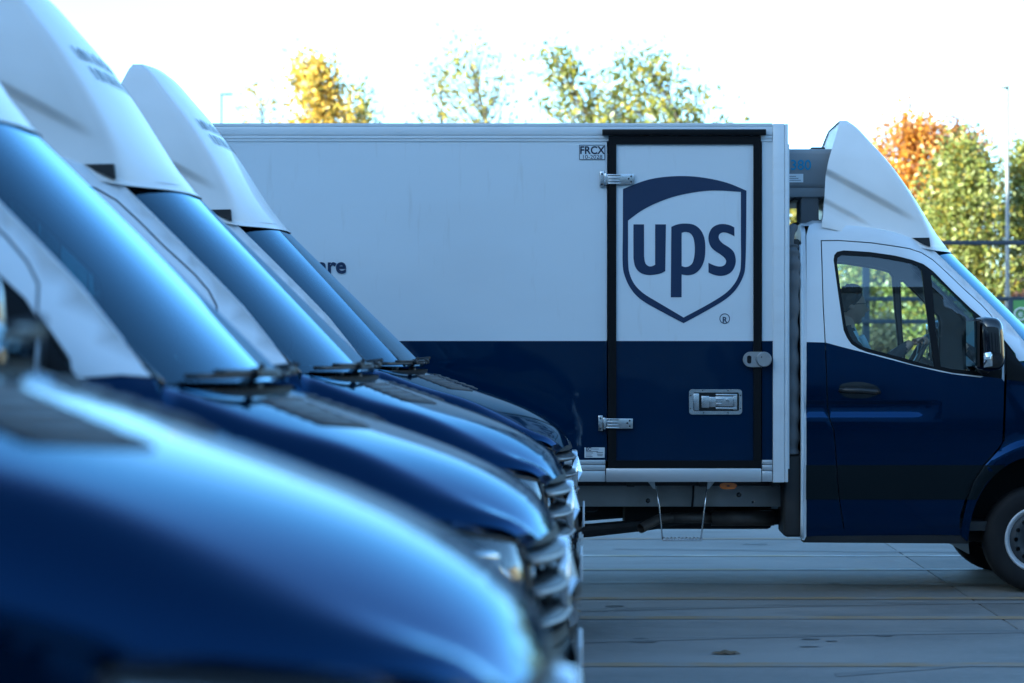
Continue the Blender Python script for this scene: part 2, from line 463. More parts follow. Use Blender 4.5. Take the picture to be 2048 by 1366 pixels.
CREASE = (1.252, 1.24, 1.228, 1.215, 1.205, 1.185, 1.155, 1.125, 1.105)
def build_truck():
    T = empty('delivery_truck', (0, 0, 0))
    def both(mb, name, mats, kids=None):
        a = mb.build(name, mats, T); b = mb.mirror_y().build(name, mats, T)
        return a, b
    # --- body sides
    rb = PL((1612, 1074), (1612, 800), (1612, 470))
    frame = rb + roofline + ws_edge + [(.025, 1.528), (.052, 1.502), (-.02, 1.508), (-.135, 1.498)] + PL((2030, 707)) + door_top[::-1][:1] + door_top[::-1][1:] + door_rear
    m = MB(); m.patch(inset(frame, .002), near, sp=.05, rim=.03, split=two_tone, cuts=[[(-1.49, z), (-1.39, z)] for z in CREASE] + [[p for p in navy_cut if p[0] < P(1649, 685)[0]] + [P(1648, 685)]])
    both(m, 'cab_side', [WHITE, NAVY])
    m = MB(); m.patch(inset(door_loop, .005), near, holes=[win_out], sp=.05, rim=.03, split=two_tone, cuts=[[(-1.345, z), (-.62, z)] for z in CREASE] + [[P(1652, 685.3)] + [P(*p) for p in NAVYLINE[3:11]]])
    doors = both(m, 'door', [WHITE, NAVY])
    # inner trim closes the seams and is what one sees through the windows
    trim_out = [P(1616, 1070), P(1616, 462)] + roofline[1:] + ws_edge + [P(2035, 690)] + [P(2012, 763), P(1999, 900), P(1930, 1010), P(1919, 1068)]
    m = MB(); m.patch(inset(trim_out, .012), offs(near, .045), holes=[inset(g1, -.012), inset(g2, -.012)], sp=.09)
    both(m, 'inner_trim', TRIM)
    # window surround and glass
    m = MB(); m.patch(inset(win_out, .002), offs(near, .004), holes=[g1, g2], sp=.05, rim=.03)
    both(m, 'window_seal', SEAL)
    tri = PL((2012, 689), (2046, 732), (2062, 765), (2013, 759.5))
    m = MB(); m.patch(tri, lambda x, z: (x, -max(w_side(x, z), w_fend(x, z))-.003, z), sp=.04, rim=.02)
    both(m, 'corner_cover', SEAL)
    m = MB(); m.patch(g1, offs(near, .012), sp=.07); both(m, 'door_window', SIDEGLASS)
    m = MB(); m.patch(g2, offs(near, .012), sp=.07); both(m, 'quarter_window', SIDEGLASS)
    # black rub strip in three pieces, sill
    zt, zb = .829, .606
    xr = lin([(p[1], p[0]) for p in door_rear[::-1]]); xf = lin([(p[1], p[0]) for p in door_front[::-1]])
    ax = lambda z: -.452*math.sqrt(max(0, 1-((z-.345)/.545)**2))
    out = offs(near, -.009)
    for poly, f in (([(-1.505, zb), (xr(zb)-.004, zb), (xr(zt)-.004, zt), (-1.505, zt)], out),
                    ([(xr(zb)+.004, zb), (xf(zb)-.004, zb), (xf((zb+zt)/2)-.004, (zb+zt)/2), (xf(zt)-.004, zt), (xr(zt)+.004, zt)], out),
                    ([(xf(zb)+.004, zb), (ax(zb)-.008, zb), (ax(.72)-.008, .72), (ax(zt)-.008, zt), (xf(zt)+.004, zt), (xf(.72)+.004, .72)], offs(nearf, -.009))):
        m = MB(); m.patch(poly, f, sp=.06, rim=.02); both(m, 'rub_strip', BAND)
    m = MB()
    m.patch([(-1.52, .325), (-.445, .318), (-.45, .375), (-1.50, .368)], offs(near, .006), sp=.08, rim=.2)
    both(m, 'sill', PLASTIC)
    m = MB(); m.patch([(-1.50, .35), (-.455, .35), (-.46, .42), (-1.50, .42)], offs(near, .008), sp=.08); both(m, 'sill_panel', NAVY)
    # fender with the wheel arch
    fend = [(xf(z)+.009, z) for z in (.37, .45, .60, .72, .83, .93, .99)] + PL((2009.5, 885), (2013.5, 763)) + [(-.2, 1.435), (-.145, 1.490), (-.02, 1.505), (.058, 1.498), (.085, 1.455), (.115, 1.36), (.2, 1.285), (.4, 1.215), (.6, 1.14), (.70, 1.0), (.72, .80), (.60, .74), (.52, .60), (.47, .33)]
    fend = fend[::-1]
    ap = [(.447, .335)] + [p for p in arch if p[1] > .34] + [(-.452, .345), (-.462, .335)]
    m = MB(); m.patch(fend[:-1] + [fend[-1]] + ap[::-1], nearf, sp=.035, rim=.03)
    both(m, 'fender', NAVY)
    m = MB()
    m.grid(lambda u, v: (lambda a: (.452*math.cos(a), -.97+.96*v, .345+.547*math.sin(a)))(math.radians(-10+200*u)), 26, 4)
    both(m, 'wheel_arch_liner', PLASTIC)
    # roof, back wall
    rl = spl([(p[0], p[1]) for p in sorted(roofline)])
    def roof(u, v):
        y = (2*v-1); xe = x_edge(2.222)-.004
        xs = -1.515 + u*(1.515+xe)
        z = rl(max(-1.48, xs))
        yw = w_side(xs, z-.003)-.004
        return (xs + .190*(1-abs(y)**3.0)*u**2, y*yw, z-.004 + (.055-.050*u**3)*(1-y**2)**.8)
    m = MB(); m.grid(roof, 20, 24); m.build('roof', WHITE, T)
    m = MB(); m.grid(lambda u, v: (lambda p: (p[0], p[1]*.93, p[2]-.06))(roof(u*.95+.01, v)), 14, 16); m.build('headliner', TRIM, T)
    zz = [.34+.05*i for i in range(41)]
    back = [(-w_side(-1.5, z)+.01, z) for z in zz] + [(-.72, 2.40)]
    back = back + [(-y, z) for y, z in back[::-1]]
    m = MB(); m.patch(back, lambda y, z: (-1.525, y, z), sp=.2, rim=.03, rimdir=(1, 0, 0), flip=True, flat=True); m.build('back_wall', WHITE, T)
    for s in (-1, 1):
        m = MB()
        m.tube([(-1.528, s*(w_side(-1.5, z)-.012), z) for z in [.36+.1*i for i in range(20)]], .012, 8)
        m.build('rear_flange', ALUPAINT, T)
    # --- windscreen: curved forward in the middle
    def screen(u, v, d=0.0):
        z = 1.482+u*.743; s = 2*v-1
        ye = Y_EDGE(z)
        a = s*1.0
        b = .205 + .02*(1-u)
        x = x_edge(z) + b*(1-abs(a)**3.0)
        zz = z - .0*(1-a*a) + u*.015*(1-a*a)
        return (x-.006+d, a*(ye-.012), zz+d)
    m = MB(); m.grid(screen, 24, 40); ws = m.build('windscreen', SCREEN, T)
    m = MB(); m.grid(lambda u, v: (lambda q: (q[0]-.004, q[1]*(1-.01*u), q[2]))(screen(1.0+.13*u, v)), 3, 40); m.build('header_panel', WHITE, T)
    for s in (0, 1):
        m = MB(); m.tube([screen(u/12, s, .0) for u in range(13)], .010, 6); m.build('screen_edge', GLOSSBLACK, T)
    # --- hood
    def hood(u, v, d=0.0):
        s = 2*v-1; a = abs(s)
        x0 = .088 + .215*(1-min(1, a*1.4)**2.7); x1 = 1.105 - .095*a**2.6
        x = x0 + (x1-x0)*u
        k = .72
        zc, zr, zs = ZC(x), ZCR(x), HSEAM(x)
        yc, ys = YC(x), YS(x)
        def sec(a):
            if a < k:
                t = a/k
                return yc*t, zc-(zc-zr)*t**2.5
            t = (a-k)/(1-k)
            return yc+(ys-yc)*t+.012*math.sin(math.pi*t), zr+(zs-zr)*t+.012*math.sin(math.pi*t)
        e = .04                                            # a soft crease, not a knife edge
        pts = [sec(clamp(a+e*q, 0, 1)) for q in (-.9, -.45, 0, .45, .9)] if k-2*e < a < k+2*e else [sec(a)]
        y = sum(p[0] for p in pts)/len(pts); z = sum(p[1] for p in pts)/len(pts)
        if u > .93: z -= .018*((u-.93)/.07)**2
        return Vector((x, math.copysign(y, s), z+d))
    m = MB(); m.grid(lambda u, v: hood(u, v, .003), 44, 72)
    lip = [hood(1, v/72, .003) for v in range(73)]
    m.add(lip + [p+Vector((-.03, 0, -.03)) for p in lip], [(i, i+1, 74+i, 73+i) for i in range(72)])
    side = [hood(u/44, 0, .003) for u in range(45)]
    m.add(side + [p+Vector((0, .03, -.02)) for p in side], [(i, i+1, 46+i, 45+i) for i in range(44)])
    hd = m.build('hood', NAVY, T)
    for s in (-1, 1):                                     # louvred air inlets let into the hood
        m = MB()
        A, B, C, D = (.07, .27), (.07, .43), (.36, .36), (.30, .24)
        def vent(p, q, d=.0055):
            a = Vector(A).lerp(Vector(B), q); b = Vector(D).lerp(Vector(C), q); r = a.lerp(b, p)
            vv = r.y if s < 0 else 1-r.y
            return hood(r.x, vv, d)
        m.grid(lambda u, v: vent(u, v), 12, 8)
        m.build('air_inlet', PLASTIC, hd)
        m = MB()
        for k in range(5):
            p = (k+.5)/5
            m.tube([vent(p, q/6, .006) for q in range(7)], .0065, 6)
        m.tube([vent(0, q/6, .005) for q in range(7)] + [vent(q/6, 1, .005) for q in range(7)] + [vent(1, 1-q/6, .005) for q in range(7)] + [vent(1-q/6, 0, .005) for q in range(7)], .004, 6)
        m.build('inlet_louvre', TRIM, hd)
    # cowl and wipers
    m = MB()
    m.grid(lambda u, v: tuple(Vector(screen(-.02, v)).lerp(hood(0, v, -.012), u) + Vector((0, 0, -.012*math.sin(u*3.14)))) , 4, 40)
    m.build('cowl', BUMPER, T)
    for y0, y1, yp in ((-.74, -.10, -.18), (-.02, .60, .56)):
        m = MB()
        pts = []
        for k in range(15):
            y = y0+(y1-y0)*k/14; v = (y/.80+1)/2
            q = Vector(screen(.012, v)); pts.append(q+Vector((.016, 0, .012)))
        m.tube(pts, .009, 6)
        m.tube([p+Vector((.007, 0, .012)) for p in pts[2:13]], .007, 6)
        q = hood(0, (yp/.85+1)/2, .01) + Vector((-.045, 0, -.005))
        m.tube([q, q+Vector((-.01, 0, .028)), pts[7]+Vector((.02, 0, .026)), pts[7]+Vector((.008, 0, .012))], [.016, .014, .009, .008], 8)
        m.lathe([(0, .034), (.016, .03), (.020, .012), (.020, -.03)], q, 'Z', 12)
        m.box(pts[7]-Vector((.010, .04, .006)), pts[7]+Vector((.018, .04, .022)), .006)
        m.build('wiper', PLASTIC, T)
    # --- nose: grille, emblem, lamps, bumper
    PRZ = spl([(.30, 1.08), (.36, 1.145), (.5, 1.17), (.66, 1.165), (.76, 1.135), (.95, 1.13), (1.06, 1.105), (1.12, 1.07)])
    PLY = spl([(0, 0), (.3, .022), (.5, .075), (.62, .14), (.75, .25), (.86, .39), (.94, .57), (.985, .75)])
    def nose(y, z, d=0.0): return (PRZ(z)-PLY(abs(y))+d, y, z)
    gr = [(-.585, 1.065), (-.54, .80), (-.47, .745), (0, .735), (.47, .745), (.54, .80), (.585, 1.065), (.3, 1.068), (0, 1.07), (-.3, 1.068)]
    gin = inset(gr, .035)
    m = MB(); m.patch(inset(gr, -.012), lambda y, z: nose(y, z, -.055), sp=.08); m.build('grille_back', GLOSSBLACK, T)
    m = MB(); m.patch(gr, lambda y, z: nose(y, z, .004), holes=[gin], sp=.04, rim=.055, rimdir=(-1, 0, 0)); m.build('grille_frame', BUMPER, T)
    for zc in (.995, .905, .815):
        m = MB()
        yw = .555 - .10*(1.06-zc)
        for sg, z1 in ((1, .013), (-1, -.02)):
            pass
        prof = [(-.045, .020), (.002, .016), (.020, .004), (.020, -.010), (.0, -.016), (-.045, -.010)]
        n = 28; V = []; F = []
        for i in range(n+1):
            y = -yw+2*yw*i/n
            for dx, dz in prof: V.append(nose(y, zc+dz*1.25, dx-.006))
        k = len(prof)
        for i in range(n):
            for j in range(k): F.append((i*k+j, (i+1)*k+j, (i+1)*k+(j+1) % k, i*k+(j+1) % k))
        m.add(V, F); m.build('grille_slat', PLASTIC, T, angle=35)
        m = MB()
        m.tube([nose(-yw+2*yw*i/n, zc-.004, .017) for i in range(n+1)], .006, 6)
        m.build('slat_trim', LOCK, T)
    em = empty('emblem', (PRZ(.90)+.004, 0, .90)); em.parent = T
    R = .118
    m = MB(); m.lathe([(R-.012, -.02), (R-.012, .006), (R-.004, .012), (R+.006, .006), (R+.007, -.02)], (0, 0, 0), 'X', 48); m.build('emblem_ring', CHROME, em)
    m = MB()
    for k in range(3):
        a = math.pi/2 + k*2*math.pi/3
        for sg in (-1, 1):
            b = a + sg*math.pi/3
            t = (.004, R*math.cos(a), R*math.sin(a)); q = (.004, .022*math.cos(b), .022*math.sin(b))
            f = [(.036, 0, 0), t, q] if sg < 0 else [(.036, 0, 0), q, t]
            m.add(f, [(0, 1, 2)], flat=True)
    m.build('emblem_star', CHROME, em)
    m = MB(); m.lathe([(0, -.004), (R-.01, -.004)], (0, 0, 0), 'X', 40); m.build('emblem_dish', GLOSSBLACK, em)
    bump = [(-.975, .30), (.975, .30), (.975, .72), (.80, .78), (.56, .79), (.48, .735), (0, .725), (-.48, .735), (-.56, .79), (-.80, .78), (-.975, .72)]
    m = MB(); m.patch(bump, lambda y, z: nose(y, z, .004), sp=.05, rim=.05, rimdir=(-1, 0, 0)); m.build('bumper', BUMPER, T)
    m = MB(); m.patch([(-.40, .44), (.40, .44), (.48, .60), (-.48, .60)], lambda y, z: nose(y, z, .009), sp=.08, rim=.012, rimdir=(-1, 0, 0)); m.build('lower_intake', GLOSSBLACK, T)
    m = MB(); m.box((1.172, -.262, .615), (1.184, .262, .727), .004); m.build('number_plate', STICK, T)
    m = MB(); m.patch([(-.60, .79), (-.585, 1.08), (-.50, 1.085), (.50, 1.085), (.585, 1.08), (.60, .79), (.56, .775), (-.56, .775)], lambda y, z: nose(y, z, -.03), sp=.08, holes=[inset(gr, .02)]); m.build('grille_surround', BUMPER, T)
    for s in (-1, 1):
        top = catmull([(.60, .872, 1.118), (.74, .835, 1.104), (.88, .752, 1.080), (.97, .655, 1.060), (1.003, .60, 1.048)], n=6)
        bot = catmull([(.70, .905, .985), (.78, .865, .925), (.88, .79, .880), (.97, .69, .855), (1.022, .60, .850)], n=6)
        def lamp(u, v, d):
            i = u*(len(top)-1); k = min(int(i), len(top)-2); f = i-k
            a = Vector(top[k]).lerp(Vector(top[k+1]), f); b = Vector(bot[k]).lerp(Vector(bot[k+1]), f)
            p = a.lerp(b, v) + Vector((.03, .02, 0))*math.sin(v*math.pi)*(1-.5*abs(2*u-1))
            c = Vector((.55, .55, 1.0)); p = p + (c-p).normalized()*(-d)
            return (p.x, s*p.y, p.z)
        m = MB(); m.grid(lambda u, v: lamp(u, v, .004), 24, 12)
        hl = m.build('headlight', LENS, T)
        m = MB(); m.grid(lambda u, v: lamp(u, v, -.045-.02*math.sin(v*9)*math.sin(u*7)), 24, 12); m.build('reflector', REFLECT, hl)
        m = MB(); m.tube([lamp(k/12, 0, .004) for k in range(13)] + [lamp(1, k/6, .004) for k in range(7)] + [lamp(1-k/12, 1, .004) for k in range(13)] + [lamp(0, 1-k/6, .004) for k in range(7)], .008, 6, closed=False)
        m.build('lamp_rim', PLASTIC, hl)
        m = MB(); m.patch([(s*.59, .79), (s*.80, .775), (s*.93, .73), (s*.955, .99), (s*.90, 1.0), (s*.80, .90), (s*.70, .865), (s*.60, .86)], lambda y, z: nose(y, z, -.002), sp=.04, rim=.04, rimdir=(-1, 0, 0), flip=False)
        m.build('lamp_panel', NAVY, T)
    # --- wheels
    def wheel(x, y, s, name='wheel', dual=False):
        w0 = empty(name, (x, y, .345)); w0.parent = T
        m = MB(); m.lathe([(.212, .010), (.235, -.002), (.300, -.004), (.328, .008), (.343, .030), (.345, .075), (.345, .165), (.338, .20), (.30, .225), (.212, .21)], (0, 0, 0), 'Y', 48, sgn=s)
        m2 = MB(); m2.v, m2.f, m2.mi, m2.flat = m.v, m.f, m.mi, m.flat
        for k in range(48):
            a = 2*math.pi*k/48
        m.build('tyre', TYRE, w0)
        m = MB(); m.lathe([(.180, .035), (.195, .012), (.205, .0), (.216, .004), (.218, .02)], (0, 0, 0), 'Y', 48, sgn=s); m.build('rim', RIM, w0)
        circ = lambda r, n, cx=0, cy=0: [(cx+r*math.cos(2*math.pi*i/n), cy+r*math.sin(2*math.pi*i/n)) for i in range(n)]
        holes = [circ(.0145, 10, .140*math.cos(2*math.pi*k/14), .140*math.sin(2*math.pi*k/14)) for k in range(14)]
        dish = lambda u, v: (u, -s*(-.050+.030*math.exp(-((math.hypot(u, v)-.14)/.05)**2))+0*v, v)
        m = MB(); m.patch(circ(.186, 48), lambda u, v: (dish(u, v)[0], s*(.050-.030*math.exp(-((math.hypot(u, v)-.14)/.05)**2)), v), holes=holes, sp=.03); m.build('rim_disc', RIMDARK, w0)
        m = MB(); m.lathe([(0, -.012), (.05, -.006), (.062, .02), (.066, .05)], (0, 0, 0), 'Y', 24, sgn=s); m.build('hub_cap', RIMDARK, w0)
        m = MB(); m.lathe([(0, .075), (.20, .075)], (0, 0, 0), 'Y', 24, sgn=s); m.build('brake_disc', DARKSTEEL, w0)
        return w0
    for s in (-1, 1):
        wheel(0, s*.975, -s)
        wheel(-4.325, s*1.00, -s)
    m = MB(); m.box((-.42, -.60, .42), (.98, .60, .98), .03); m.build('engine_bay', BUMPER, T)
    # --- mirrors
    for s in (-1, 1):
        m = MB()
        def shell(u, v):
            # u around, v up; a tall rounded box tapering to its front
            z = 1.438 + .352*v
            a = u*2*math.pi
            k = (1-abs(2*v-1)**5)**.35
            r = 4.0
            ca, sa = math.cos(a), math.sin(a)
            ex = .082*math.copysign(abs(ca)**(2/r), ca)*k
            ey = .125*math.copysign(abs(sa)**(2/r), sa)*k*(1-.25*max(0, ca))
            return (-.365 + ex + .02*(1-v) + .30*ey, s*(1.145+ey), z)
        m.grid(shell, 40, 26)
        mi = m.build('mirror', GLOSSBLACK, T)
        m = MB(); m.grid(lambda u, v: (-.451+.30*(-.10+.20*u)+.004, s*(1.145-.10+.20*u), 1.47+.29*v), 2, 2); m.build('mirror_glass', MIRROR, mi)
        m = MB(); m.tube([(-.36, s*.97, 1.46), (-.36, s*1.05, 1.45), (-.36, s*1.12, 1.47)], [.045, .038, .035], 10); m.build('mirror_arm', PLASTIC, mi)
        m = MB(); m.grid(lambda u, v: (-.395+.055*u, s*(1.268+.012*math.sin(u*3.14)*math.sin(v*3.14)), 1.462+.092*v+.01*u), 8, 6)
        m.build('turn_lamp', CHROME, mi)
    # --- door handles
    for s in (-1, 1):
        cx, cz = P(1719, 780)
        m = MB(); m.patch(catmull([(cx-.132, cz), (cx-.118, cz+.036), (cx-.05, cz+.052), (cx+.03, cz+.050), (cx+.11, cz+.026), (cx+.134, cz-.008), (cx+.10, cz-.038), (cx+.02, cz-.054), (cx-.09, cz-.046)], True, 4), offs(near, -.0025), sp=.03)
        (m if s < 0 else m.mirror_y()).build('handle_cup', GLOSSBLACK, doors[0] if s < 0 else doors[1])
        m = MB(); m.tube([(cx-.125, -w_side(cx, cz)+.002, cz-.004), (cx-.10, -w_side(cx, cz)-.028, cz-.002), (cx, -w_side(cx, cz)-.036, cz-.004), (cx+.10, -w_side(cx, cz)-.028, cz-.012), (cx+.128, -w_side(cx, cz)+.002, cz-.014)], [.016, .018, .019, .018, .015], 10)
        (m if s < 0 else m.mirror_y()).build('door_handle', PLASTIC, doors[0] if s < 0 else doors[1])
    # --- inside the cab
    m = MB()
    m.grid(lambda u, v: (lambda y: (-.42 + .62*u - .10*(y/.85)**2*u, y*.98, 1.05+.36*sstep(0, .25, u)+.03*u - .10*sstep(.25, 1, u)*0))(-.88+1.76*v), 14, 16)
    m.build('dashboard', DASH, T)
    m = MB(); m.box((-1.5, -.93, .40), (.2, .93, .46)); m.build('cab_floor', PLASTIC, T)
    for y in (-.43, .43):
        m = MB()
        m.box((-1.30, y-.25, .80), (-.80, y+.25, .96), .06, seg=3)
        m.box((-.25, -.24, -.06), (.0, .24, .62), .06, seg=3, mat=Matrix.Translation((-1.16, y, .94)) @ Matrix.Rotation(math.radians(-12), 4, 'Y'))
        m.box((-.14, -.13, .64), (-.02, .13, .82), .05, seg=3, mat=Matrix.Translation((-1.17, y, .94)) @ Matrix.Rotation(math.radians(-12), 4, 'Y'))
        m.box((-1.2, y-.2, .46), (-.85, y+.2, .82), .02)
        m.build('seat', SEATM, T)
    sw = Matrix.Translation((-.74, -.43, 1.50)) @ Matrix.Rotation(math.radians(-62), 4, 'Y')
    m = MB(); m.tube([sw @ Vector((.19*math.cos(a), .19*math.sin(a), 0)) for a in [2*math.pi*k/28 for k in range(28)]], .016, 8, closed=True)
    for a in (0, 2.3, -2.3): m.tube([sw @ Vector((0, 0, -.02)), sw @ Vector((.19*math.cos(a+math.pi), .19*math.sin(a+math.pi), 0))], .014, 6)
    m.tube([sw @ Vector((0, 0, 0)), sw @ Vector((0, 0, -.35))], [.06, .05], 10)
    m.build('steering_wheel', PLASTIC, T)

    # --- roof spoiler
    XF = spl([(2.12, -.42), (2.20, -.445), (2.25, -.474), (2.286, -.503), (2.35, -.556), (2.47, -.637), (2.636, -.745), (2.80, -.863), (2.967, -1.004), (3.06, -1.085), (3.11, -1.14)])
    XR = spl([(2.30, -1.395), (2.42, -1.385), (2.46, -1.377), (2.76, -1.348), (3.0, -1.272), (3.11, -1.235)])
    YK = spl([(2.2, .715), (2.35, .70), (2.8, .63), (3.0, .53), (3.1, .46)])
    base = spl([(-1.5, 2.412), (-1.384, 2.413), (-1.0, 2.385), (-.8, 2.325), (-.62, 2.262), (-.50, 2.225)])
    def spo(h, s):
        """h 0..1 up, s -1..1 round from the near rear edge over the front to the far rear edge"""
        a = abs(s)
        hh = h
        zt = 3.105
        zf0 = 2.25; zf = 2.25+(zt-2.25)*hh; zr = 2.413+(zt-2.413)*hh
        k = .40
        yk = YK(zf)
        bul = .075*(1-.4*hh) + .095*(1-clamp(hh))**7
        if a < k:
            t = a/k
            x = XF(zf) - bul*t**2.4; y = yk*t*.97; z = zf
        else:
            t = (a-k)/(1-k)
            x = (XF(zf)-bul) + (XR(zr)-(XF(zf)-bul))*t
            z = zf + (zr-zf)*t
            y = yk*(.97+.03*min(1, t*8)) + .055*(1-hh)**.7*sstep(0, 1, t)
            cz = 2.42 + (x+.74)*(-.541)                    # crease line on the flank
            dd = (cz - z)
            y += .045*sstep(.030, -.022, dd)*(1-sstep(0, .34, -dd))*sstep(-.72, -.98, x) + .05*sstep(.0, .34, dd) - .030*sstep(-.02, .03, dd-.20)*(1-sstep(.05, .16, dd-.20))*sstep(-1.0, -1.2, x)
            y += .022*sstep(.0, -.25, dd)*sstep(0, .35, t)*0
        if h < 0: z = zf0 + .855*h*(.55 if a < k else .55+.45*min(1, t*2.5)) + ((zr-zf)*t if a >= k else 0)
        r = sstep(.955, 1.0, hh)                           # rounded top edge
        y *= 1-.05*r
        x = x + (XR(3.1)-x)*.06*r
        return Vector((x, math.copysign(y, s), z))
    us = [-.05, -.03] + [i/92 for i in range(86)] + [.945, .96, .972, .982, .990, .996, 1.0]
    ss = []
    for i in range(75): ss.append(-1+.6*i/75)
    ss += [-.4+.8*i/36 for i in range(37)]
    ss += [.4+.6*(i+1)/75 for i in range(75)]
    V = [spo(h, s) for h in us for s in ss]; n = len(ss)
    # soften the corner where flank meets front
    for r_ in range(len(us)):
        for _ in range(5):
            row = V[r_*n:(r_+1)*n]
            for j in range(1, n-1):
                if abs(abs(ss[j])-.4) < .10: V[r_*n+j] = row[j]*.5+(row[j-1]+row[j+1])*.25
    F = [(i*n+j, i*n+j+1, (i+1)*n+j+1, (i+1)*n+j) for i in range(len(us)-1) for j in range(n-1)]
    m = MB(); m.add(V, F)
    top = [(len(us)-1)*n+j for j in range(n)]
    m.f += [tuple([top[j], top[j+1], top[n-2-j], top[n-1-j]]) for j in range(n//2-1)]; m.mi += [0]*(n//2-1); m.flat += [False]*(n//2-1)
    sp_ = m.build('roof_spoiler', FAIRING, T, angle=40)
    m = MB()
    m.grid(lambda u, v: (XR(2.40+.70*u)+.012, (2*v-1)*(YK(2.40+.70*u)-.004), 2.40+.70*u), 12, 8); m.build('spoiler_back', FAIRING, sp_)
    for s in (-1, 1):                                      # rubber wedges between roof and spoiler
        pts = PL((1824, 477), (1857, 477), (1859.5, 495), (1838, 486))
        m = MB()
        V = [(x, s*.735, z+.004) for x, z in pts] + [(x, s*.5, z+.004) for x, z in pts]
        m.add(V, [(0, 1, 2, 3), (7, 6, 5, 4)] + [(i, i+4, (i+1) % 4+4, (i+1) % 4) for i in range(4)], flat=True)
        m.build('spoiler_wedge', RUBBER, sp_)
    rr = random.Random(5)                                  # two short rows of lettering across the spoiler's face
    for zc_, yw in ((2.755, .46), (2.675, .42)):
        m = MB(); y = -yw
        while y < yw:
            wd = rr.choice((.017, .020, .015)); hh = rr.choice((.055, .055, .040))
            def q(yy, z):
                t = abs(yy)/YK(z); bul = .075*(1-.4*(z-2.25)/.855)
                nrm = Vector((.80, 0, .60))
                return Vector((XF(z)-bul*t**2*(.16), yy, z)) + nrm*.004 if False else Vector((XF(z)-bul*(t)**2, yy, z)) + nrm*.006
            m.add([q(y, zc_), q(y+wd, zc_), q(y+wd, zc_+hh), q(y, zc_+hh)], [(0, 1, 2, 3)], flat=True)
            y += wd + rr.choice((.016, .022, .028, .05))
        m.build('spoiler_lettering', INK, sp_)['kind'] = 'stuff'

    # --- box body: near face at y = -1.05
    Y = -1.05
    bx = lambda px: (px-2080.2)/310; bz = lambda py: (1188-py)/310
    XB0 = bx(205)
    NZ = bz(682)
    def slab(name, px0, px1, py0, py1, y0, y1, mt, parent, bev=.004, mb=None):
        m = mb or MB(); m.box((bx(px0), y0, bz(py1)), (bx(px1), y1, bz(py0)), bev)
        return m if mb else m.build(name, mt, parent, angle=40)
    def panel(name, px0, px1, py0, py1, yy, parent, holes=()):
        c = [(bx(px0), NZ), (bx(px1), NZ)]
        m = MB(); m.patch([(bx(px0), bz(py1)), (bx(px1), bz(py1)), (bx(px1), bz(py0)), (bx(px0), bz(py0))], lambda x, z: (x, yy, z), sp=.25, split=lambda c_: 1 if c_[1] < NZ else 0, cuts=[c], holes=holes, rim=.02, flat=True)
        return m.build(name, [BOXWHITE, BOXNAVY], parent)
    dh = [(bx(1214), bz(936)), (bx(1524), bz(936)), (bx(1524), bz(271)), (bx(1214), bz(271))]
    panel('side_panel', 205, 1546, 281, 921, Y+.004, T, holes=[dh])
    m = MB()
    for a, b, d in ((246.5, 252.3, .0), (253.2, 270.2, .004), (271, 277.6, .001), (278.4, 283, -.002)):
        m.box((XB0, Y-d-.004, bz(b)), (bx(1545), Y+.05, bz(a)), .0012)
    m.build('top_rail', ALUPAINT, T, angle=40)
    m = MB()
    for a, b in ((920, 929), (930, 941), (942, 963.5)): m.box((XB0, Y-.006, bz(b)), (bx(1210.5), Y+.05, bz(a)), .0015)
    for a, b in ((920, 929), (930, 941), (942, 963.5)): m.box((bx(1523.5), Y-.006, bz(b)), (bx(1544.5), Y+.05, bz(a)), .0015)
    m.build('bottom_rail', ALU, T, angle=40)
    m = MB()
    m.box((bx(1545.5), Y-.014, bz(965)), (bx(1569), Y+.06, bz(247.5)), .006)
    m.box((bx(1569.7), Y-.008, bz(964.5)), (bx(1576), Y+.06, bz(248)), .004)
    m.build('front_post', ALUPAINT, T, angle=40)
    slab('post_flange', 1576, 1579, 288, 938, Y+.01, Y+.06, ALUPAINT, T, .002)
    m = MB()                                              # shell: roof, floor, ends, far side
    m.box((XB0, Y+.05, bz(262)), (bx(1572), 1.04, bz(248.5)), .006)
    m.box((XB0, Y+.02, bz(963)), (bx(1570), 1.03, bz(950)), .003)
    m.box((XB0-.02, Y+.0, bz(964)), (XB0+.03, 1.05, bz(248)), .004)
    m.box((bx(1562), Y+.055, bz(962)), (bx(1571), 1.04, bz(252)), .003)
    m.box((XB0+.03, 1.03, bz(962)), (bx(1572), 1.05, bz(250)), .003)
    m.build('box_shell', BOXWHITE, T, angle=40)
    # side door with seal, sill, drip rail
    sd = panel('side_door', 1228, 1511, 284, 929, Y-.004, T)
    m = MB()
    o = [(bx(1216), bz(934.5)), (bx(1522), bz(934.5)), (bx(1521.5), bz(272)), (bx(1217), bz(272))]
    i_ = [(bx(1232.5), bz(921)), (bx(1506.5), bz(921)), (bx(1506.5), bz(289)), (bx(1232.5), bz(289))]
    m.patch(o, lambda x, z: (x, Y-.02, z), holes=[i_], sp=.3, rim=.03, flat=True)
    m.build('door_seal', SEAL, sd, angle=30)
    slab('door_sill', 1212, 1522, 936.5, 963.8, Y-.024, Y+.05, ALU, T, .004)
    m = MB(); m.box((bx(1204.5), Y-.045, bz(271)), (bx(1531.5), Y-.005, bz(259.5)), .004); m.build('drip_rail', SEAL, T, angle=30)
    for (hx, hy) in ((1199.5, 343), (1196.5, 831)):
        m = MB()
        q = lambda a, b, c, d, y0, y1, bv=.002: m.box((bx(hx+a), Y-y1, bz(hy+d)), (bx(hx+c), Y-y0, bz(hy+b)), bv)
        q(0, 0, 9, 31, 0, .012); q(12, 6, 69, 26, .02, .028); q(9, 4, 15, 28, .008, .036, .006)
        q(16, 6, 42, 9, .026, .034); q(16, 23, 42, 26, .026, .034); q(18, 12, 40, 14, .028, .034); q(18, 18, 40, 20, .028, .034)
        h = m.build('hinge', STEEL, T, angle=30)
        m = MB()
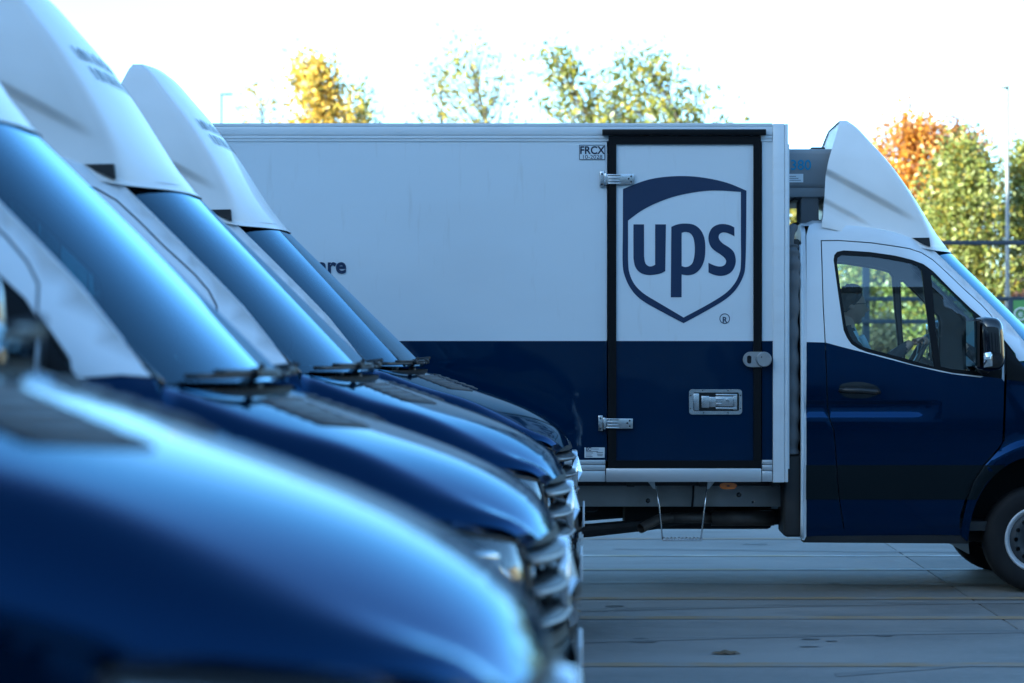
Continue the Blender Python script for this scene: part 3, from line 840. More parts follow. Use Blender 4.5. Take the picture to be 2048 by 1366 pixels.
        for a, b in ((4.5, 5), (4.5, 26), (58, 15), (63, 10), (63, 21)):
            m.lathe([(0, -.0345), (.005, -.033), (.006, -.026), (.006, -.01)], (bx(hx+a), Y, bz(hy+b)), 'Y', 10)
        m.build('hinge_bolt', DARKSTEEL, h)
    # flush latch
    def rrect(px0, px1, py0, py1, r):
        x0, x1, z0, z1 = bx(px0), bx(px1), bz(py1), bz(py0); L = []
        for cx, cz, a0 in ((x1-r, z1-r, 0), (x0+r, z1-r, 90), (x0+r, z0+r, 180), (x1-r, z0+r, 270)):
            for k in range(6):
                a = math.radians(a0+18*k); L.append((cx+r*math.cos(a), cz+r*math.sin(a)))
        return L
    m = MB(); m.patch(rrect(1378, 1484, 778.5, 829, .022), lambda x, z: (x, Y-.012, z), holes=[rrect(1386, 1478, 785, 822, .010)], sp=.05, rim=.012)
    la = m.build('latch', STEEL, T)
    m = MB(); m.patch(rrect(1385, 1479, 784, 823, .010), lambda x, z: (x, Y-.006, z), sp=.1, flat=True); m.build('latch_recess', GLOSSBLACK, la)
    m = MB()
    for a, b, c, d, y0, y1 in ((1386.5, 787, 1398, 821, .006, .011), (1402.5, 792, 1418, 815.5, .006, .022), (1418, 794, 1431, 814, .006, .016), (1431, 788, 1473, 791.5, .008, .020), (1431, 815, 1473, 818.5, .008, .020), (1431, 793, 1466, 813, .006, .013), (1466, 788, 1474, 820, .006, .018), (1432, 797, 1447, 799.5, .012, .017), (1432, 806, 1444, 808, .012, .017), (1452, 797, 1458, 803, .012, .016)):
        m.box((bx(a), Y-y1, bz(d)), (bx(c), Y-y0, bz(b)), .0022)
    m.build('latch_lever', STEEL, la, angle=30)
    m = MB()
    for a, b in ((1405, 781), (1456, 781), (1381, 791), (1381, 816.5), (1481, 791), (1481, 816.5), (1407, 825.5), (1456, 825.5)):
        m.lathe([(0, -.0145), (.004, -.0135), (.005, -.011)], (bx(a), Y, bz(b)), 'Y', 10)
    m.build('latch_rivet', DARKSTEEL, la)
    # round slam lock
    m = MB(); m.patch(rrect(1485.5, 1541, 703.5, 734, .049), lambda x, z: (x, Y-.040, z), sp=.05, rim=.03)
    lk = m.build('lock', LOCK, T)
    m = MB(); m.lathe([(0, -.062), (.044, -.062), (.048, -.058), (.0495, -.050), (.0495, -.02)], (bx(1527), Y, bz(718.8)), 'Y', 36); m.build('lock_puck', LOCK, lk, angle=30)
    m = MB(); m.patch(rrect(1493.5, 1502, 711, 727, .012), lambda x, z: (x, Y-.0415, z), sp=.05, flat=True)
    m.lathe([(0, -.0632), (.004, -.0632), (.004, -.060)], (bx(1522), Y, bz(714)), 'Y', 8); m.build('lock_slot', GLOSSBLACK, lk)
    # --- chassis below the box
    m = MB()
    m.box((bx(300), -.62, bz(1021)), (bx(1572), -.54, bz(978)), .006)
    m.box((bx(300), .54, bz(1021)), (bx(1572), .62, bz(978)), .006)
    ch = m.build('chassis_rail', CHASSIS, T, angle=40)
    m = MB()
    for a, b, r in ((1299, 1009, .013), (1485, 997, .014), (1513.5, 1012, .005)): m.lathe([(0, -.622), (r, -.622), (r+.003, -.62)], (bx(a), 0, bz(b)), 'Y', 14)
    m.build('rail_hole', GLOSSBLACK, ch)
    m = MB()
    for k in range(9):
        x = bx(380)+k*.47
        m.box((x, -.95, bz(975)), (x+.05, .95, bz(965.5)), .003)
    m.box((bx(300), -.70, bz(977)), (bx(1570), -.66, bz(965)), .002)
    m.build('cross_member', DARKSTEEL, T, angle=40)
    m = MB()                                              # axle, tank, gearbox and other dark lumps
    m.box((bx(1250), -.30, bz(1074)), (bx(1560), .35, bz(1022)), .03)
    m.tube([(bx(1060), -.50, bz(1080)), (bx(1180), -.50, bz(1072)), (bx(1300), -.50, bz(1060)), (bx(1430), -.50, bz(1040))], [.045, .045, .04, .035], 8)
    m.box((bx(1020), .0, bz(1045)), (bx(1200), .5, bz(1000)), .04)
    m.tube([(bx(1250), .25, bz(1040)), (bx(900), .05, bz(1062)), (-4.325, 0, .36)], [.07, .075, .11], 10)
    m.tube([(-4.325, -.9, .36), (-4.325, .9, .36)], .07, 10)
    m.box((bx(1440), -.45, bz(1062)), (bx(1605), .3, bz(1030)), .03)
    m.box((-1.5, -.6, .30), (.3, .6, .42), .04)
    m.box((bx(1310), .30, bz(1062)), (bx(1560), .92, bz(985)), .05)
    m.box((bx(760), .45, bz(1060)), (bx(1170), .95, bz(985)), .05)
    m.build('underbody', DARKSTEEL, T, angle=40)
    m = MB(); m.box((bx(1318), .95, bz(1070)), (bx(1600), .99, bz(964)), .006); m.build('far_shade_panel', BUMPER, T)  # unseen far-side panel, added to keep light from under the truck
    m = MB()
    m.tube([(bx(1560), -.52, bz(1046)), (bx(1430), -.52, bz(1047))], .052, 14)
    m.tube([(bx(1432), -.52, bz(1046)), (bx(1345), -.54, bz(1045))], .036, 12)
    m.tube([(bx(1350), -.54, bz(1045)), (bx(1320), -.60, bz(1047)), (bx(1283), -.72, bz(1064))], .033, 12, cap=False)
    m.build('exhaust_pipe', EXHAUST, T)
    m = MB(); m.tube([(bx(1392), -.65, bz(968)), (bx(1391), -.66, bz(1000)), (bx(1389), -.64, bz(1022))], .008, 6); m.build('cable', RUBBER, T)
    # wire step
    m = MB()
    L = [(bx(1313), -.93, bz(974)), (bx(1319), -.95, bz(1012)), (bx(1326), -.96, bz(1081))]
    Rr = [(bx(1416), -.93, bz(974)), (bx(1411), -.95, bz(1012)), (bx(1403), -.96, bz(1081))]
    m.tube(L, .0055, 6); m.tube(Rr, .0055, 6)
    m.box((bx(1325.5), -1.0, bz(1083.5)), (bx(1404), -.97, bz(1080.5)), .002); m.box((bx(1325.5), -.90, bz(1083.5)), (bx(1404), -.88, bz(1080.5)), .002)
    for k in range(11):
        x = bx(1327)+k*.0245; m.box((x, -.98, bz(1081)), (x+.012, -.89, bz(1077.5+.8*(k % 2))), .001)
    st = m.build('step', STEEL, T)
    m = MB()
    for sgn, x in ((1, 1296), (-1, 1431)):
        a = [(bx(x), -.95, bz(965)), (bx(x+14*sgn), -.95, bz(965)), (bx(x+16*sgn), -.95, bz(980)), (bx(x+11*sgn), -.95, bz(979))]
        m.add(a + [(p[0], -.90, p[2]) for p in a], [(0, 1, 2, 3), (7, 6, 5, 4)] + [(i, i+4, (i+1) % 4+4, (i+1) % 4) for i in range(4)], flat=True)
    m.build('step_bracket', ALUPAINT, st)
    m = MB(); m.patch(catmull([(bx(1440), bz(972.5)), (bx(1445), bz(967.5)), (bx(1457), bz(966.5)), (bx(1470), bz(967.5)), (bx(1474.5), bz(972.5)), (bx(1470), bz(978.5)), (bx(1457), bz(979.5)), (bx(1445), bz(978.5))], True, 4), lambda x, z: (x, -.99, z), sp=.05, rim=.03)
    mk = m.build('marker_lamp', AMBER, T)
    m = MB(); m.box((bx(1454.5), -.993, bz(974)), (bx(1460), -.98, bz(972)), .001); m.box((bx(1441), -.965, bz(976)), (bx(1476), -.93, bz(964)), .002); m.build('marker_socket', DARKSTEEL, mk)
    # --- cooling unit and the hoses between box and cab
    m = MB()
    m.box((bx(1574), -.62, 2.645), (bx(1690), .62, 2.905), .035, seg=3)
    m.box((bx(1574), -.60, 2.585), (bx(1672), .60, 2.655), .01)
    fu = m.build('cooling_unit', FRIDGE, T, angle=40)
    m = MB(); m.box((bx(1600), -.58, 2.57), (bx(1655), .55, 2.59), .01); m.box((bx(1634), -.56, 2.885), (bx(1664), .5, 2.92), .01); m.build('unit_vent', PLASTIC, fu)
    m = MB(); m.patch([(bx(1582), 2.682), (bx(1617), 2.682), (bx(1617), 2.738), (bx(1582), 2.738)], lambda x, z: (x, -.623, z), sp=.1, flat=True); m.build('unit_label', STICK, fu)
    m = MB()
    for k in range(3): m.box((bx(1584), -.6245, 2.694+.013*k), (bx(1612-5*k), -.6235, 2.697+.013*k))
    m.build('unit_small_print', INK, fu)
    m = MB(); m.box((bx(1613), -.58, 2.38), (bx(1650), -.2, 2.60), .01); m.build('unit_duct', TRIM, fu)
    m = MB()
    pts = [(-1.60, -.86, 2.25), (-1.59, -.90, 2.1), (-1.60, -.92, 1.7), (-1.595, -.93, 1.25), (-1.60, -.92, .9)]
    c3 = catmull(pts, n=26)
    m.tube(c3, [.052+.006*math.sin(i*.62) for i in range(len(c3))], 12)
    m.tube(catmull([(-1.57, -.80, 2.38), (-1.60, -.86, 2.30), (-1.61, -.90, 2.0), (-1.60, -.90, 1.6)], n=8), .03, 8)
    m.build('ribbed_hose', TRIM, T)
    m = MB()
    m.tube(catmull([(-1.60, -.80, .9), (-1.60, -.82, .6), (-1.58, -.80, .45), (-1.5, -.7, .42)], n=6), .03, 8)
    m.box((-1.645, -.95, .36), (-1.53, -.4, .9), .02)
    m.box((-1.64, -.84, .9), (-1.53, .84, 2.30), .02)
    m.build('rear_bulkhead', DARKSTEEL, T)
    return T, sd, fu

def text_part(name, body, size, loc, mt, parent, bold=0.0, align='LEFT', sx=1.0, rot=(math.pi/2, 0, 0)):
    cu = bpy.data.curves.new('tmp_text', 'FONT'); cu.body = body; cu.size = size; cu.align_x = align
    cu.offset = bold; cu.resolution_u = 4
    o = bpy.data.objects.new('tmp_text', cu); COL.objects.link(o)
    dg = bpy.context.evaluated_depsgraph_get(); dg.update()
    me = bpy.data.meshes.new_from_object(o.evaluated_get(dg))
    bpy.data.objects.remove(o); 
    me.materials.clear(); me.materials.append(mt); me.name = name
    M_ = Matrix.Translation(loc) @ Matrix.Rotation(rot[2], 4, 'Z') @ Matrix.Rotation(rot[0], 4, 'X') @ Matrix.Diagonal((sx, 1, 1, 1))
    me.transform(M_)
    return link(name, me, parent)

def decorate(T, sd, fu):
    """livery and lettering of the truck that stands side-on"""
    Y = -1.05
    bx = lambda px: (px-2080.2)/310; bz = lambda py: (1188-py)/310
    zz = lambda q: [(bx(1150+p[0]/2.97), bz(230+p[1]/2.97)) for p in q]
    outer = zz(catmull([(285, 440), (400, 395), (500, 372), (630, 363), (760, 372), (900, 402), (1018, 450), (1016, 700), (1012, 880), (1000, 955), (960, 1030), (900, 1090), (800, 1152), (645, 1237), (490, 1155), (390, 1095), (330, 1030), (295, 955), (283, 880), (284, 700)], True, 5, (0, 6, 13)))
    inner = zz(catmull([(985, 457), (850, 449), (740, 455), (600, 482), (480, 525), (390, 572), (315, 628), (315, 750), (316, 880), (325, 945), (355, 1008), (410, 1062), (500, 1117), (645, 1203), (790, 1125), (890, 1062), (945, 1005), (975, 945), (985, 880), (985, 700)], True, 5, (0, 6, 13)))
    sf = lambda x, z: (x, Y-.0065, z)
    m = MB(); m.patch(outer, sf, holes=[inner], sp=.12, flat=True); sh = m.build('shield_logo', LOGO, T)
    u = zz(catmull([(347, 650), (410, 650), (410, 840), (417, 878), (435, 897), (455, 899), (476, 890), (476, 650), (540, 650), (536, 928), (500, 944), (440, 951), (390, 938), (358, 903), (347, 850)], True, 4, (0, 1, 2, 6, 7, 8, 9, 14)))
    p = zz(catmull([(572, 665), (605, 651), (650, 645), (705, 652), (745, 682), (768, 730), (774, 790), (768, 860), (745, 912), (710, 943), (670, 952), (633, 947), (633, 1083), (569, 1083)], True, 4, (0, 11, 12, 13)))
    ph = zz(catmull([(633, 700), (655, 695), (682, 702), (702, 728), (711, 775), (710, 830), (698, 878), (675, 899), (652, 903), (633, 897)], True, 4, (0, 9)))
    s = zz(catmull([(946, 668), (920, 655), (885, 648), (850, 651), (815, 670), (796, 705), (793, 742), (805, 780), (830, 806), (860, 826), (885, 846), (897, 866), (893, 885), (878, 897), (855, 900), (825, 893), (792, 878), (793, 935), (820, 948), (860, 956), (902, 949), (935, 925), (953, 885), (953, 845), (940, 810), (912, 785), (880, 765), (860, 745), (853, 726), (858, 709), (874, 699), (897, 699), (925, 709), (947, 722)], True, 4, (0, 16, 17, 33)))
    for k, (o, h) in enumerate(((u, ()), (p, (ph,)), (s, ()))):
        m = MB(); m.patch(o, sf, holes=h, sp=.1, flat=True); m.build('logo_letter', LOGO, sh)
    c = lambda r: [(889+r*math.cos(k*math.pi/16), 1210+r*math.sin(k*math.pi/16)) for k in range(32)]
    m = MB(); m.patch(zz(c(31)), sf, holes=[zz(c(26.5))], sp=.1, flat=True); m.build('registered_ring', LOGO, sd)
    text_part('registered_letter', 'R', .052, (bx(1449.3), Y-.0065, bz(645.2)), LOGO, sd, .001, 'CENTER')
    text_part('side_lettering', 'Healthcare', .143, (bx(692.5), Y-.002, bz(546)), LOGO, T, .0042, 'RIGHT')
    # stickers
    o = [(bx(1158.5), bz(319.5)), (bx(1210), bz(319.5)), (bx(1210), bz(290)), (bx(1158.5), bz(290))]
    m = MB(); m.patch(o, lambda x, z: (x, Y+.001, z), sp=.2, flat=True); p1 = m.build('permit_sticker', BOXWHITE, T)
    m = MB(); m.patch(o, lambda x, z: (x, Y-.001, z), holes=[inset(o, .0035)], sp=.2, flat=True); m.build('permit_border', INK, p1)
    text_part('permit_class', 'FRCX', .070, (bx(1184.3), Y-.001, bz(307.8)), INK, p1, .0015, 'CENTER', .92)
    text_part('permit_date', '10-2028', .036, (bx(1184.3), Y-.001, bz(317.6)), INK, p1, .0, 'CENTER', 1.12)
    m = MB(); m.patch([(bx(1169), bz(915.5)), (bx(1209.5), bz(915.5)), (bx(1209.5), bz(895)), (bx(1169), bz(895))], lambda x, z: (x, Y+.001, z), sp=.2, flat=True); p2 = m.build('maker_plate', STICK, T)
    text_part('maker_initials', 'EC', .030, (bx(1171.5), Y-.001, bz(901.5)), INK, p2, .0006, 'LEFT')
    m = MB()
    for a, b, c_ in ((1181, 1198, 898), (1171.5, 1196, 902.8), (1172, 1186, 906), (1193, 1206, 905), (1194, 1206, 908.5), (1171.5, 1183, 910), (1195, 1205, 911.5), (1171.5, 1185, 913)):
        m.box((bx(a), Y-.001, bz(c_)-.0014), (bx(b), Y+.0005, bz(c_)+.0014))
    m.build('plate_print', INK, p2)
    text_part('unit_number', '380', .094, (bx(1590), -.6235, 2.765), CYAN, fu, .0012, 'LEFT')
    m = MB()
    for k in range(4): m.box((bx(1580.8), -.6245, 2.767+.019*k), (bx(1588.8-k), -.6235, 2.774+.019*k))
    m.build('unit_stripes', CYAN, fu)

# ------------------------------------------------------------------ ground, slabs, lines
def D_of(py): return FPX*CAM_H/(py-PPY)
def at(px, Y): return (px-PPX)*Y/FPX
def zat(py, Y): return CAM_H-(py-PPY)*Y/FPX
CONC = mat('concrete', (.225, .212, .196), .62)
vary(CONC, .45, .85, (.10, .096, .09), .40, .66, detail=9)
vary(CONC, 1.4, .65, (.065, .065, .063), .58, .76, stretch=(.5, 1.1, 1), detail=8)
vary(CONC, 1.3, .4, (.07, .07, .07), .52, .74, stretch=(.3, 1.0, 1), detail=7)
vary(CONC, 14, .5, (.22, .21, .20), .5, .75, bump=.35, bscale=160, detail=8)
JOINT = mat('joint_dirt', (.06, .06, .058), .9)
EARTH = vary(mat('rough_grass', (.10, .105, .045), .95), .6, .8, (.20, .17, .09), .4, .65, bump=.6, bscale=4)
g = MB(); g.add([(-300, -150, -.03), (300, -150, -.03), (300, 700, -.03), (-300, 700, -.03)], [(0, 1, 2, 3)], flat=True)
ground = tag(g.build('ground', EARTH), kind='structure')
g = MB(); g.add([(-20, -15, -.012), (27.43, -15, -.012), (27.43, 34, -.012), (-20, 34, -.012)], [(0, 1, 2, 3)], flat=True)
yard = tag(g.build('yard', JOINT), kind='structure')
sm = MB(); sm.box((.005, .005, -.2), (4.995, 30.99, 0), .004, seg=1); slab_me = sm.mesh('concrete_slab', CONC)
for i in range(-4, 5):
    for y in (-28, 3):
        o = link('concrete_slab', slab_me, yard); o.location = (2.43+5*i, y, 0)
YEL = vary(mat('line_yellow', (.26, .18, .10), .7), 3.0, .85, (.21, .20, .185), .42, .62, detail=8)
WHT = vary(vary(mat('line_worn_white', (.50, .49, .46), .7), 3.0, .8, (.22, .21, .2), .42, .62, detail=8), 1.1, .8, (.38, .29, .15), .48, .6)
for py, wd, mt_ in ((1330, .17, YEL), (1236, .17, YEL), (1197, .17, YEL), (1139.5, .15, WHT), (1112, .15, WHT), (1078, .15, YEL), (1398, .17, YEL), (1570, .17, YEL), (1660, .17, YEL)):
    y = D_of(py); m = MB()
    n = 60
    V = []
    rr = random.Random(py)
    for k in range(n+1):
        x = -6+26*k/n
        V += [(x, y-wd/2+rr.uniform(-.004, .004), .003), (x, y+wd/2+rr.uniform(-.004, .004), .003)]
    m.add(V, [(2*k, 2*k+2, 2*k+3, 2*k+1) for k in range(n)], flat=True)
    tag(m.build('parking_line', mt_), kind='structure')
STAIN = vary(mat('oil_stain', (.06, .06, .06), .6), 20, .8, (.12, .12, .115), .4, .6)
rr = random.Random(3)
for px, py, rx, ry in ((1282, 1278, .045, .05), (1288, 1284, .07, .05), (1766, 1272, .05, .05), (1622, 1279, .05, .04), (1663, 1283, .035, .04), (1618, 1294, .05, .03), (1230, 1213, .06, .05), (1668, 1167, .05, .05), (1510, 1089, .12, .10), (1610, 1377, .1, .05)):
    y = D_of(py); x = at(px, y)
    m = MB(); L = [(x+rx*math.cos(a)*rr.uniform(.7, 1.2), y+ry*1.0*math.sin(a)*rr.uniform(.6, 1.2), .003) for a in [k*math.pi/7 for k in range(14)]]
    m.add(L, [tuple(range(14))], flat=True); tag(m.build('ground_stain', STAIN), kind='structure')
m = MB(); m.box((-8, 2.5, -.05), (1.6, 5.6, .09), .02); tag(m.build('loading_apron', CONC), kind='structure')
TRACK = vary(mat('tyre_mark', (.145, .138, .13), .62), 2.5, .95, (.205, .195, .18), .40, .60, stretch=(.5, 3, 1), detail=8)
for x0, y0, x1, y1, bend, wd in ((-.5, 14.6, 6, 15.3, .35, .17), (-.5, 16.35, 6, 17.0, .35, .17), (.2, 21.6, 7, 21.2, -.2, .18), (-.5, 18.45, 3.0, 18.2, .1, .20), (1.2, 13.2, 6, 14.6, .5, .15)):
    m = MB(); V = []
    for k in range(25):
        q = k/24; x = x0+(x1-x0)*q; y = y0+(y1-y0)*q+bend*math.sin(q*math.pi); V += [(x, y-wd/2, .0022), (x, y+wd/2, .0022)]
    m.add(V, [(2*k, 2*k+2, 2*k+3, 2*k+1) for k in range(24)], flat=True); tag(m.build('tyre_track', TRACK), kind='structure')
LEAFDRY = vary(mat('dry_leaf', (.13, .085, .04), .8), 30, .6, (.07, .05, .03), .4, .7)
y = D_of(1308); x = at(1452, y)
m = MB(); m.grid(lambda u, v: (x-.075+.15*u, y+(v-.5)*.10*math.sin(math.pi*clamp(u, .03, .97))**.6, .006+.014*math.sin(math.pi*v)*math.sin(math.pi*u)+.003*math.sin(u*17)), 14, 6)
tag(m.build('fallen_leaf', LEAFDRY), 'curled brown dry leaf lying on the concrete in front of the truck', 'leaf')

# ------------------------------------------------------------------ unseen halls round the yard, placed and sized to shade and light it
CLAD = vary(mat('grey_cladding', (.38, .39, .40), .55), .4, .5, (.30, .31, .32), .4, .7, stretch=(1, 1, .2))
BEIGE = vary(mat('beige_cladding', (.52, .45, .36), .6), .4, .5, (.44, .38, .31), .4, .7, stretch=(1, 1, .2))
HALLDOOR = vary(mat('hall_door', (.10, .11, .12), .5), 1, .4, (.07, .07, .075), .4, .7)
HALLBASE = mat('hall_plinth', (.16, .16, .155), .8)
def hall(name, x0, x1, y0, y1, h, mt_, label, face, doors):
    t = empty(name, ((x0+x1)/2, (y0+y1)/2, 0), label, 'building')
    ox, oy = t.location.x, t.location.y
    m = MB(); m.box((x0-ox, y0-oy, -.02), (x1-ox, y1-oy, h), 0)
    L = (y1-y0) if face in 'EW' else (x1-x0)
    n = int(L/.5)
    for k in range(n):                                     # standing ribs
        c = (y0 if face in 'EW' else x0) + (k+.5)*L/n
        if face == 'E': m.box((x1-ox, c-.05-oy, .9), (x1-ox+.04, c+.05-oy, h-.3))
        if face == 'W': m.box((x0-ox-.04, c-.05-oy, .9), (x0-ox, c+.05-oy, h-.3))
        if face == 'N': m.box((c-.05-ox, y1-oy, .9), (c+.05-ox, y1-oy+.04, h-.3))
    m.build('wall', mt_, t)
    m = MB(); m.box((x0-ox-.15, y0-oy-.15, h), (x1-ox+.15, y1-oy+.15, h+.35)); m.build('roof_edge', HALLBASE, t)
    m = MB(); m.box((x0-ox-.05, y0-oy-.05, -.02), (x1-ox+.05, y1-oy+.05, .85)); m.build('plinth', HALLBASE, t)
    for c in doors:
        m = MB()
        for k in range(8):
            z0, z1 = .9+.42*k, .9+.42*k+.40
            if face == 'E': m.box((x1-ox+.03, c-1.5-oy, z0), (x1-ox+.07, c+1.5-oy, z1))
            if face == 'W': m.box((x0-ox-.07, c-1.5-oy, z0), (x0-ox-.03, c+1.5-oy, z1))
            if face == 'N': m.box((c-1.5-ox, y1-oy+.03, z0), (c+1.5-ox, y1-oy+.07, z1))
        m.build('dock_door', HALLDOOR, t)
    return t
hall('logistics_hall', -44, -20, -45, 17, 16, CLAD, 'tall grey clad logistics hall whose shade covers the yard', 'E', [-20, -12, -4, 4, 12])
hall('warehouse', 36, 60, -10, 40, 8, BEIGE, 'beige clad warehouse in sunlight on the far side of the yard', 'W', [-15, -5, 5, 15])
hall('sky_blocking_hall', -19, 34, -60, -15, 15, CLAD, 'unseen grey hall with dock doors behind the camera, added to block low sky', 'N', [-12, -4, 4, 12, 20])  # unseen; raised and moved close to cut low sky light on the trucks

# ------------------------------------------------------------------ trucks
T, SD, FU = build_truck()
tag(T, 'white and navy box truck standing side-on, shield logo on its side door, driver inside', 'truck', 'delivery trucks in the yard')
ROW = [(-1.20, 15.05, 'parked blue and white box truck in the row, right beside the side-on truck'),
       (-1.205, 11.55, 'parked blue and white box truck, second from the side-on truck'),
       (-1.20, 8.05, 'parked blue and white box truck, third from the side-on truck, large windscreen showing'),
       (-1.16, 3.95, 'blurred nearest blue truck, only its hood filling the bottom left corner')]
SKIP = ()
for x, y, lab in ROW:
    c = copy_tree(T, None, SKIP); c.location = (x, y, 0.09 if y < 6 else 0); c['label'] = lab
T.location = (TRUCK_X, TRUCK_Y, 0)
decorate(T, SD, FU)

# ------------------------------------------------------------------ driver
SKIN = mat('skin', (.55, .33, .23), .5); HAIR = mat('hair', (.012, .010, .009), .6); CLOTH = vary(mat('dark_uniform', (.02, .024, .035), .85), 9, .5, (.035, .038, .05), .4, .7)
VEST = mat('pale_vest', (.62, .74, .78), .8)
def skin_mesh(name, joints, bones, mats, parent=None, sub=2):
    me = bpy.data.meshes.new(name); me.from_pydata([j[0] for j in joints], bones, []); me.update()
    o = bpy.data.objects.new(name, me); COL.objects.link(o)
    sk = o.modifiers.new('s', 'SKIN'); sk.use_smooth_shade = True
    if not me.skin_vertices: me.skin_vertices.new()
    for i, j in enumerate(joints):
        me.skin_vertices[0].data[i].radius = j[1] if isinstance(j[1], tuple) else (j[1], j[1])
    me.skin_vertices[0].data[0].use_root = True
    ss = o.modifiers.new('d', 'SUBSURF'); ss.levels = sub; ss.render_levels = sub
    dg = bpy.context.evaluated_depsgraph_get(); dg.update()
    m2 = bpy.data.meshes.new_from_object(o.evaluated_get(dg)); m2.name = name
    bpy.data.objects.remove(o)
    for mt_ in mats: m2.materials.append(mt_)
    return m2
def build_driver():
    R = empty('person', (TRUCK_X-1.085, TRUCK_Y-.46, .965), 'driver in dark clothes and glasses at the wheel, face in profile', 'person')
    # local: x forward, z up from the seat cushion
    J = [((0, 0, .10), (.17, .13)), ((-.05, 0, .28), (.15, .12)), ((-.10, 0, .46), (.17, .13)), ((-.12, 0, .58), (.13, .11)), ((-.115, 0, .68), .058), ((-.10, 0, .76), .055),
         ((-.11, -.18, .56), .075), ((.03, -.25, .38), .055), ((.24, -.19, .52), .042), ((.31, -.165, .565), .030),
         ((-.11, .18, .56), .075), ((.05, .25, .36), .055), ((.24, .16, .50), .042), ((.31, .145, .545), .030),
         ((.12, -.11, .08), .10), ((.42, -.13, .07), .085), ((.52, -.13, -.30), .06), ((.12, .11, .08), .10), ((.42, .13, .07), .085), ((.52, .13, -.30), .06)]
    J = [(Vector((j[0][0], j[0][1], j[0][2]*(1.17 if 0 < i < 14 else 1.0))), j[1]) for i, j in enumerate(J)]
    B = [(0, 1), (1, 2), (2, 3), (3, 4), (4, 5), (3, 6), (6, 7), (7, 8), (8, 9), (3, 10), (10, 11), (11, 12), (12, 13), (0, 14), (14, 15), (15, 16), (0, 17), (17, 18), (18, 19)]
    me = skin_mesh('body', J, B, [CLOTH, SKIN, VEST])
    for p in me.polygons:
        c = p.center
        if c.z > .765 or (c.x > .27 and abs(c.y) > .08 and c.z > .4): p.material_index = 1
        elif .50 < c.z and c.x > -.07 and abs(c.y) < .16: p.material_index = 2
    b = link('body', me, R)
    # head with a face
    def head(u, v):
        th = math.pi*u; ph = 2*math.pi*v
        d = Vector((math.sin(th)*math.cos(ph), math.sin(th)*math.sin(ph), math.cos(th)))
        r = Vector((.098, .076, .125))
        p = Vector((d.x*r.x, d.y*r.y, d.z*r.z))
        if d.x > 0:
            f = d.x**2
            p.x -= .016*f*sstep(.15, .55, d.z)*.6                     # brow slope
            g = math.exp(-(d.y/.16)**2)
            p.x += .026*g*math.exp(-((d.z+.16)/.13)**2)*f             # nose
            p.x -= .008*math.exp(-((d.z-.06)/.08)**2)*math.exp(-((abs(d.y)-.33)/.14)**2)  # eye sockets
            p.x += .010*math.exp(-((d.y)/.3)**2)*math.exp(-((d.z+.50)/.07)**2)   # lips
            p.x -= .006*math.exp(-((d.z+.57)/.03)**2)*math.exp(-(d.y/.3)**2)
            p.x += .016*math.exp(-(d.y/.35)**2)*math.exp(-((d.z+.83)/.12)**2)    # chin
        if d.z < -.2: p.y *= 1-.25*sstep(-.2, -1, d.z)
        return (p.x, p.y, p.z)
    m = MB(); m.grid(head, 36, 48)
    for s in (-1, 1): m.lathe([(0, .008), (.014, .006), (.020, .0), (.016, -.006)], (-.005, s*.078, -.01), 'Y', 10, sgn=s)
    hm = m.mesh('head', SKIN); hm.transform(Matrix.Translation((-.075, 0, .905)) @ Matrix.Rotation(math.radians(4), 4, 'Y'))
    h = link('head', hm, R)
    rr = random.Random(8)
    def hairf(u, v):
        p = Vector(head(u, v)); ph = 2*math.pi*v
        lim = .25+.27*(1-max(-.6, math.cos(ph)))
        u2 = u*min(.62, lim)
        p = Vector(head(u2, v)); n = p.normalized()
        return tuple(p+n*(.016+.007*math.sin(v*80)*math.sin(u*26)+.004*rr.random())*(1 if u < .9 else .3))
    m = MB(); m.grid(hairf, 20, 64)
    m2 = m.mesh('hair', HAIR); m2.transform(Matrix.Translation((-.075, 0, .905)) @ Matrix.Rotation(math.radians(4), 4, 'Y')); link('hair', m2, h)
    m = MB()
    for s in (-1, 1):
        c = Vector((.020, s*.032, .915))
        m.tube([c+Vector((.002*math.cos(a), .024*math.cos(a), .018*math.sin(a))) for a in [k*math.pi/8 for k in range(16)]], .0022, 5, closed=True)
        m.tube([(.018, s*.056, 0.918), (-.03, s*.078, 0.918), (-.085, s*.080, .910)], .0022, 5)
    m.tube([(.021, -.008, 0.918), (.021, .008, 0.918)], .0022, 5); m.build('glasses', GLOSSBLACK, h)
    m = MB()                                                # pale safety vest collar and belt
    m.tube([(-.02, -.13, .70), (.03, -.06, .61), (.075, .02, .49), (.11, .10, .33)], [.02, .022, .022, .02], 8)
    m.build('seat_belt_strap', VEST, R)
    for s in (-1, 1):                                       # hands: palm, four fingers round the rim, thumb
        w = Vector((.315, s*.155, 0.66 if s < 0 else .638))
        J = [(w, (.026, .018)), (w+Vector((.045, -s*.005, .018)), (.036, .016))]; B = [(0, 1)]
        for k in range(4):
            o = w+Vector((.055-.004*k, -s*.02+s*.019*(k-1.0), .022))
            i = len(J)
            ln = (.034, .040, .037, .028)[k]
            J += [(o, .0095), (o+Vector((ln, 0, .012)), .0088), (o+Vector((ln*1.5, 0, -.018)), .0080), (o+Vector((ln*1.1, 0, -.036)), .0072)]
            B += [(1, i), (i, i+1), (i+1, i+2), (i+2, i+3)]
        i = len(J); o = w+Vector((.020, -s*.030, .012))
        J += [(o, .012), (o+Vector((.030, -s*.022, .006)), .0105), (o+Vector((.055, -s*.020, -.006)), .009)]
        B += [(0, i), (i, i+1), (i+1, i+2)]
        link('hand', skin_mesh('hand', J, B, [SKIN], sub=1), R)
    return R
build_driver()

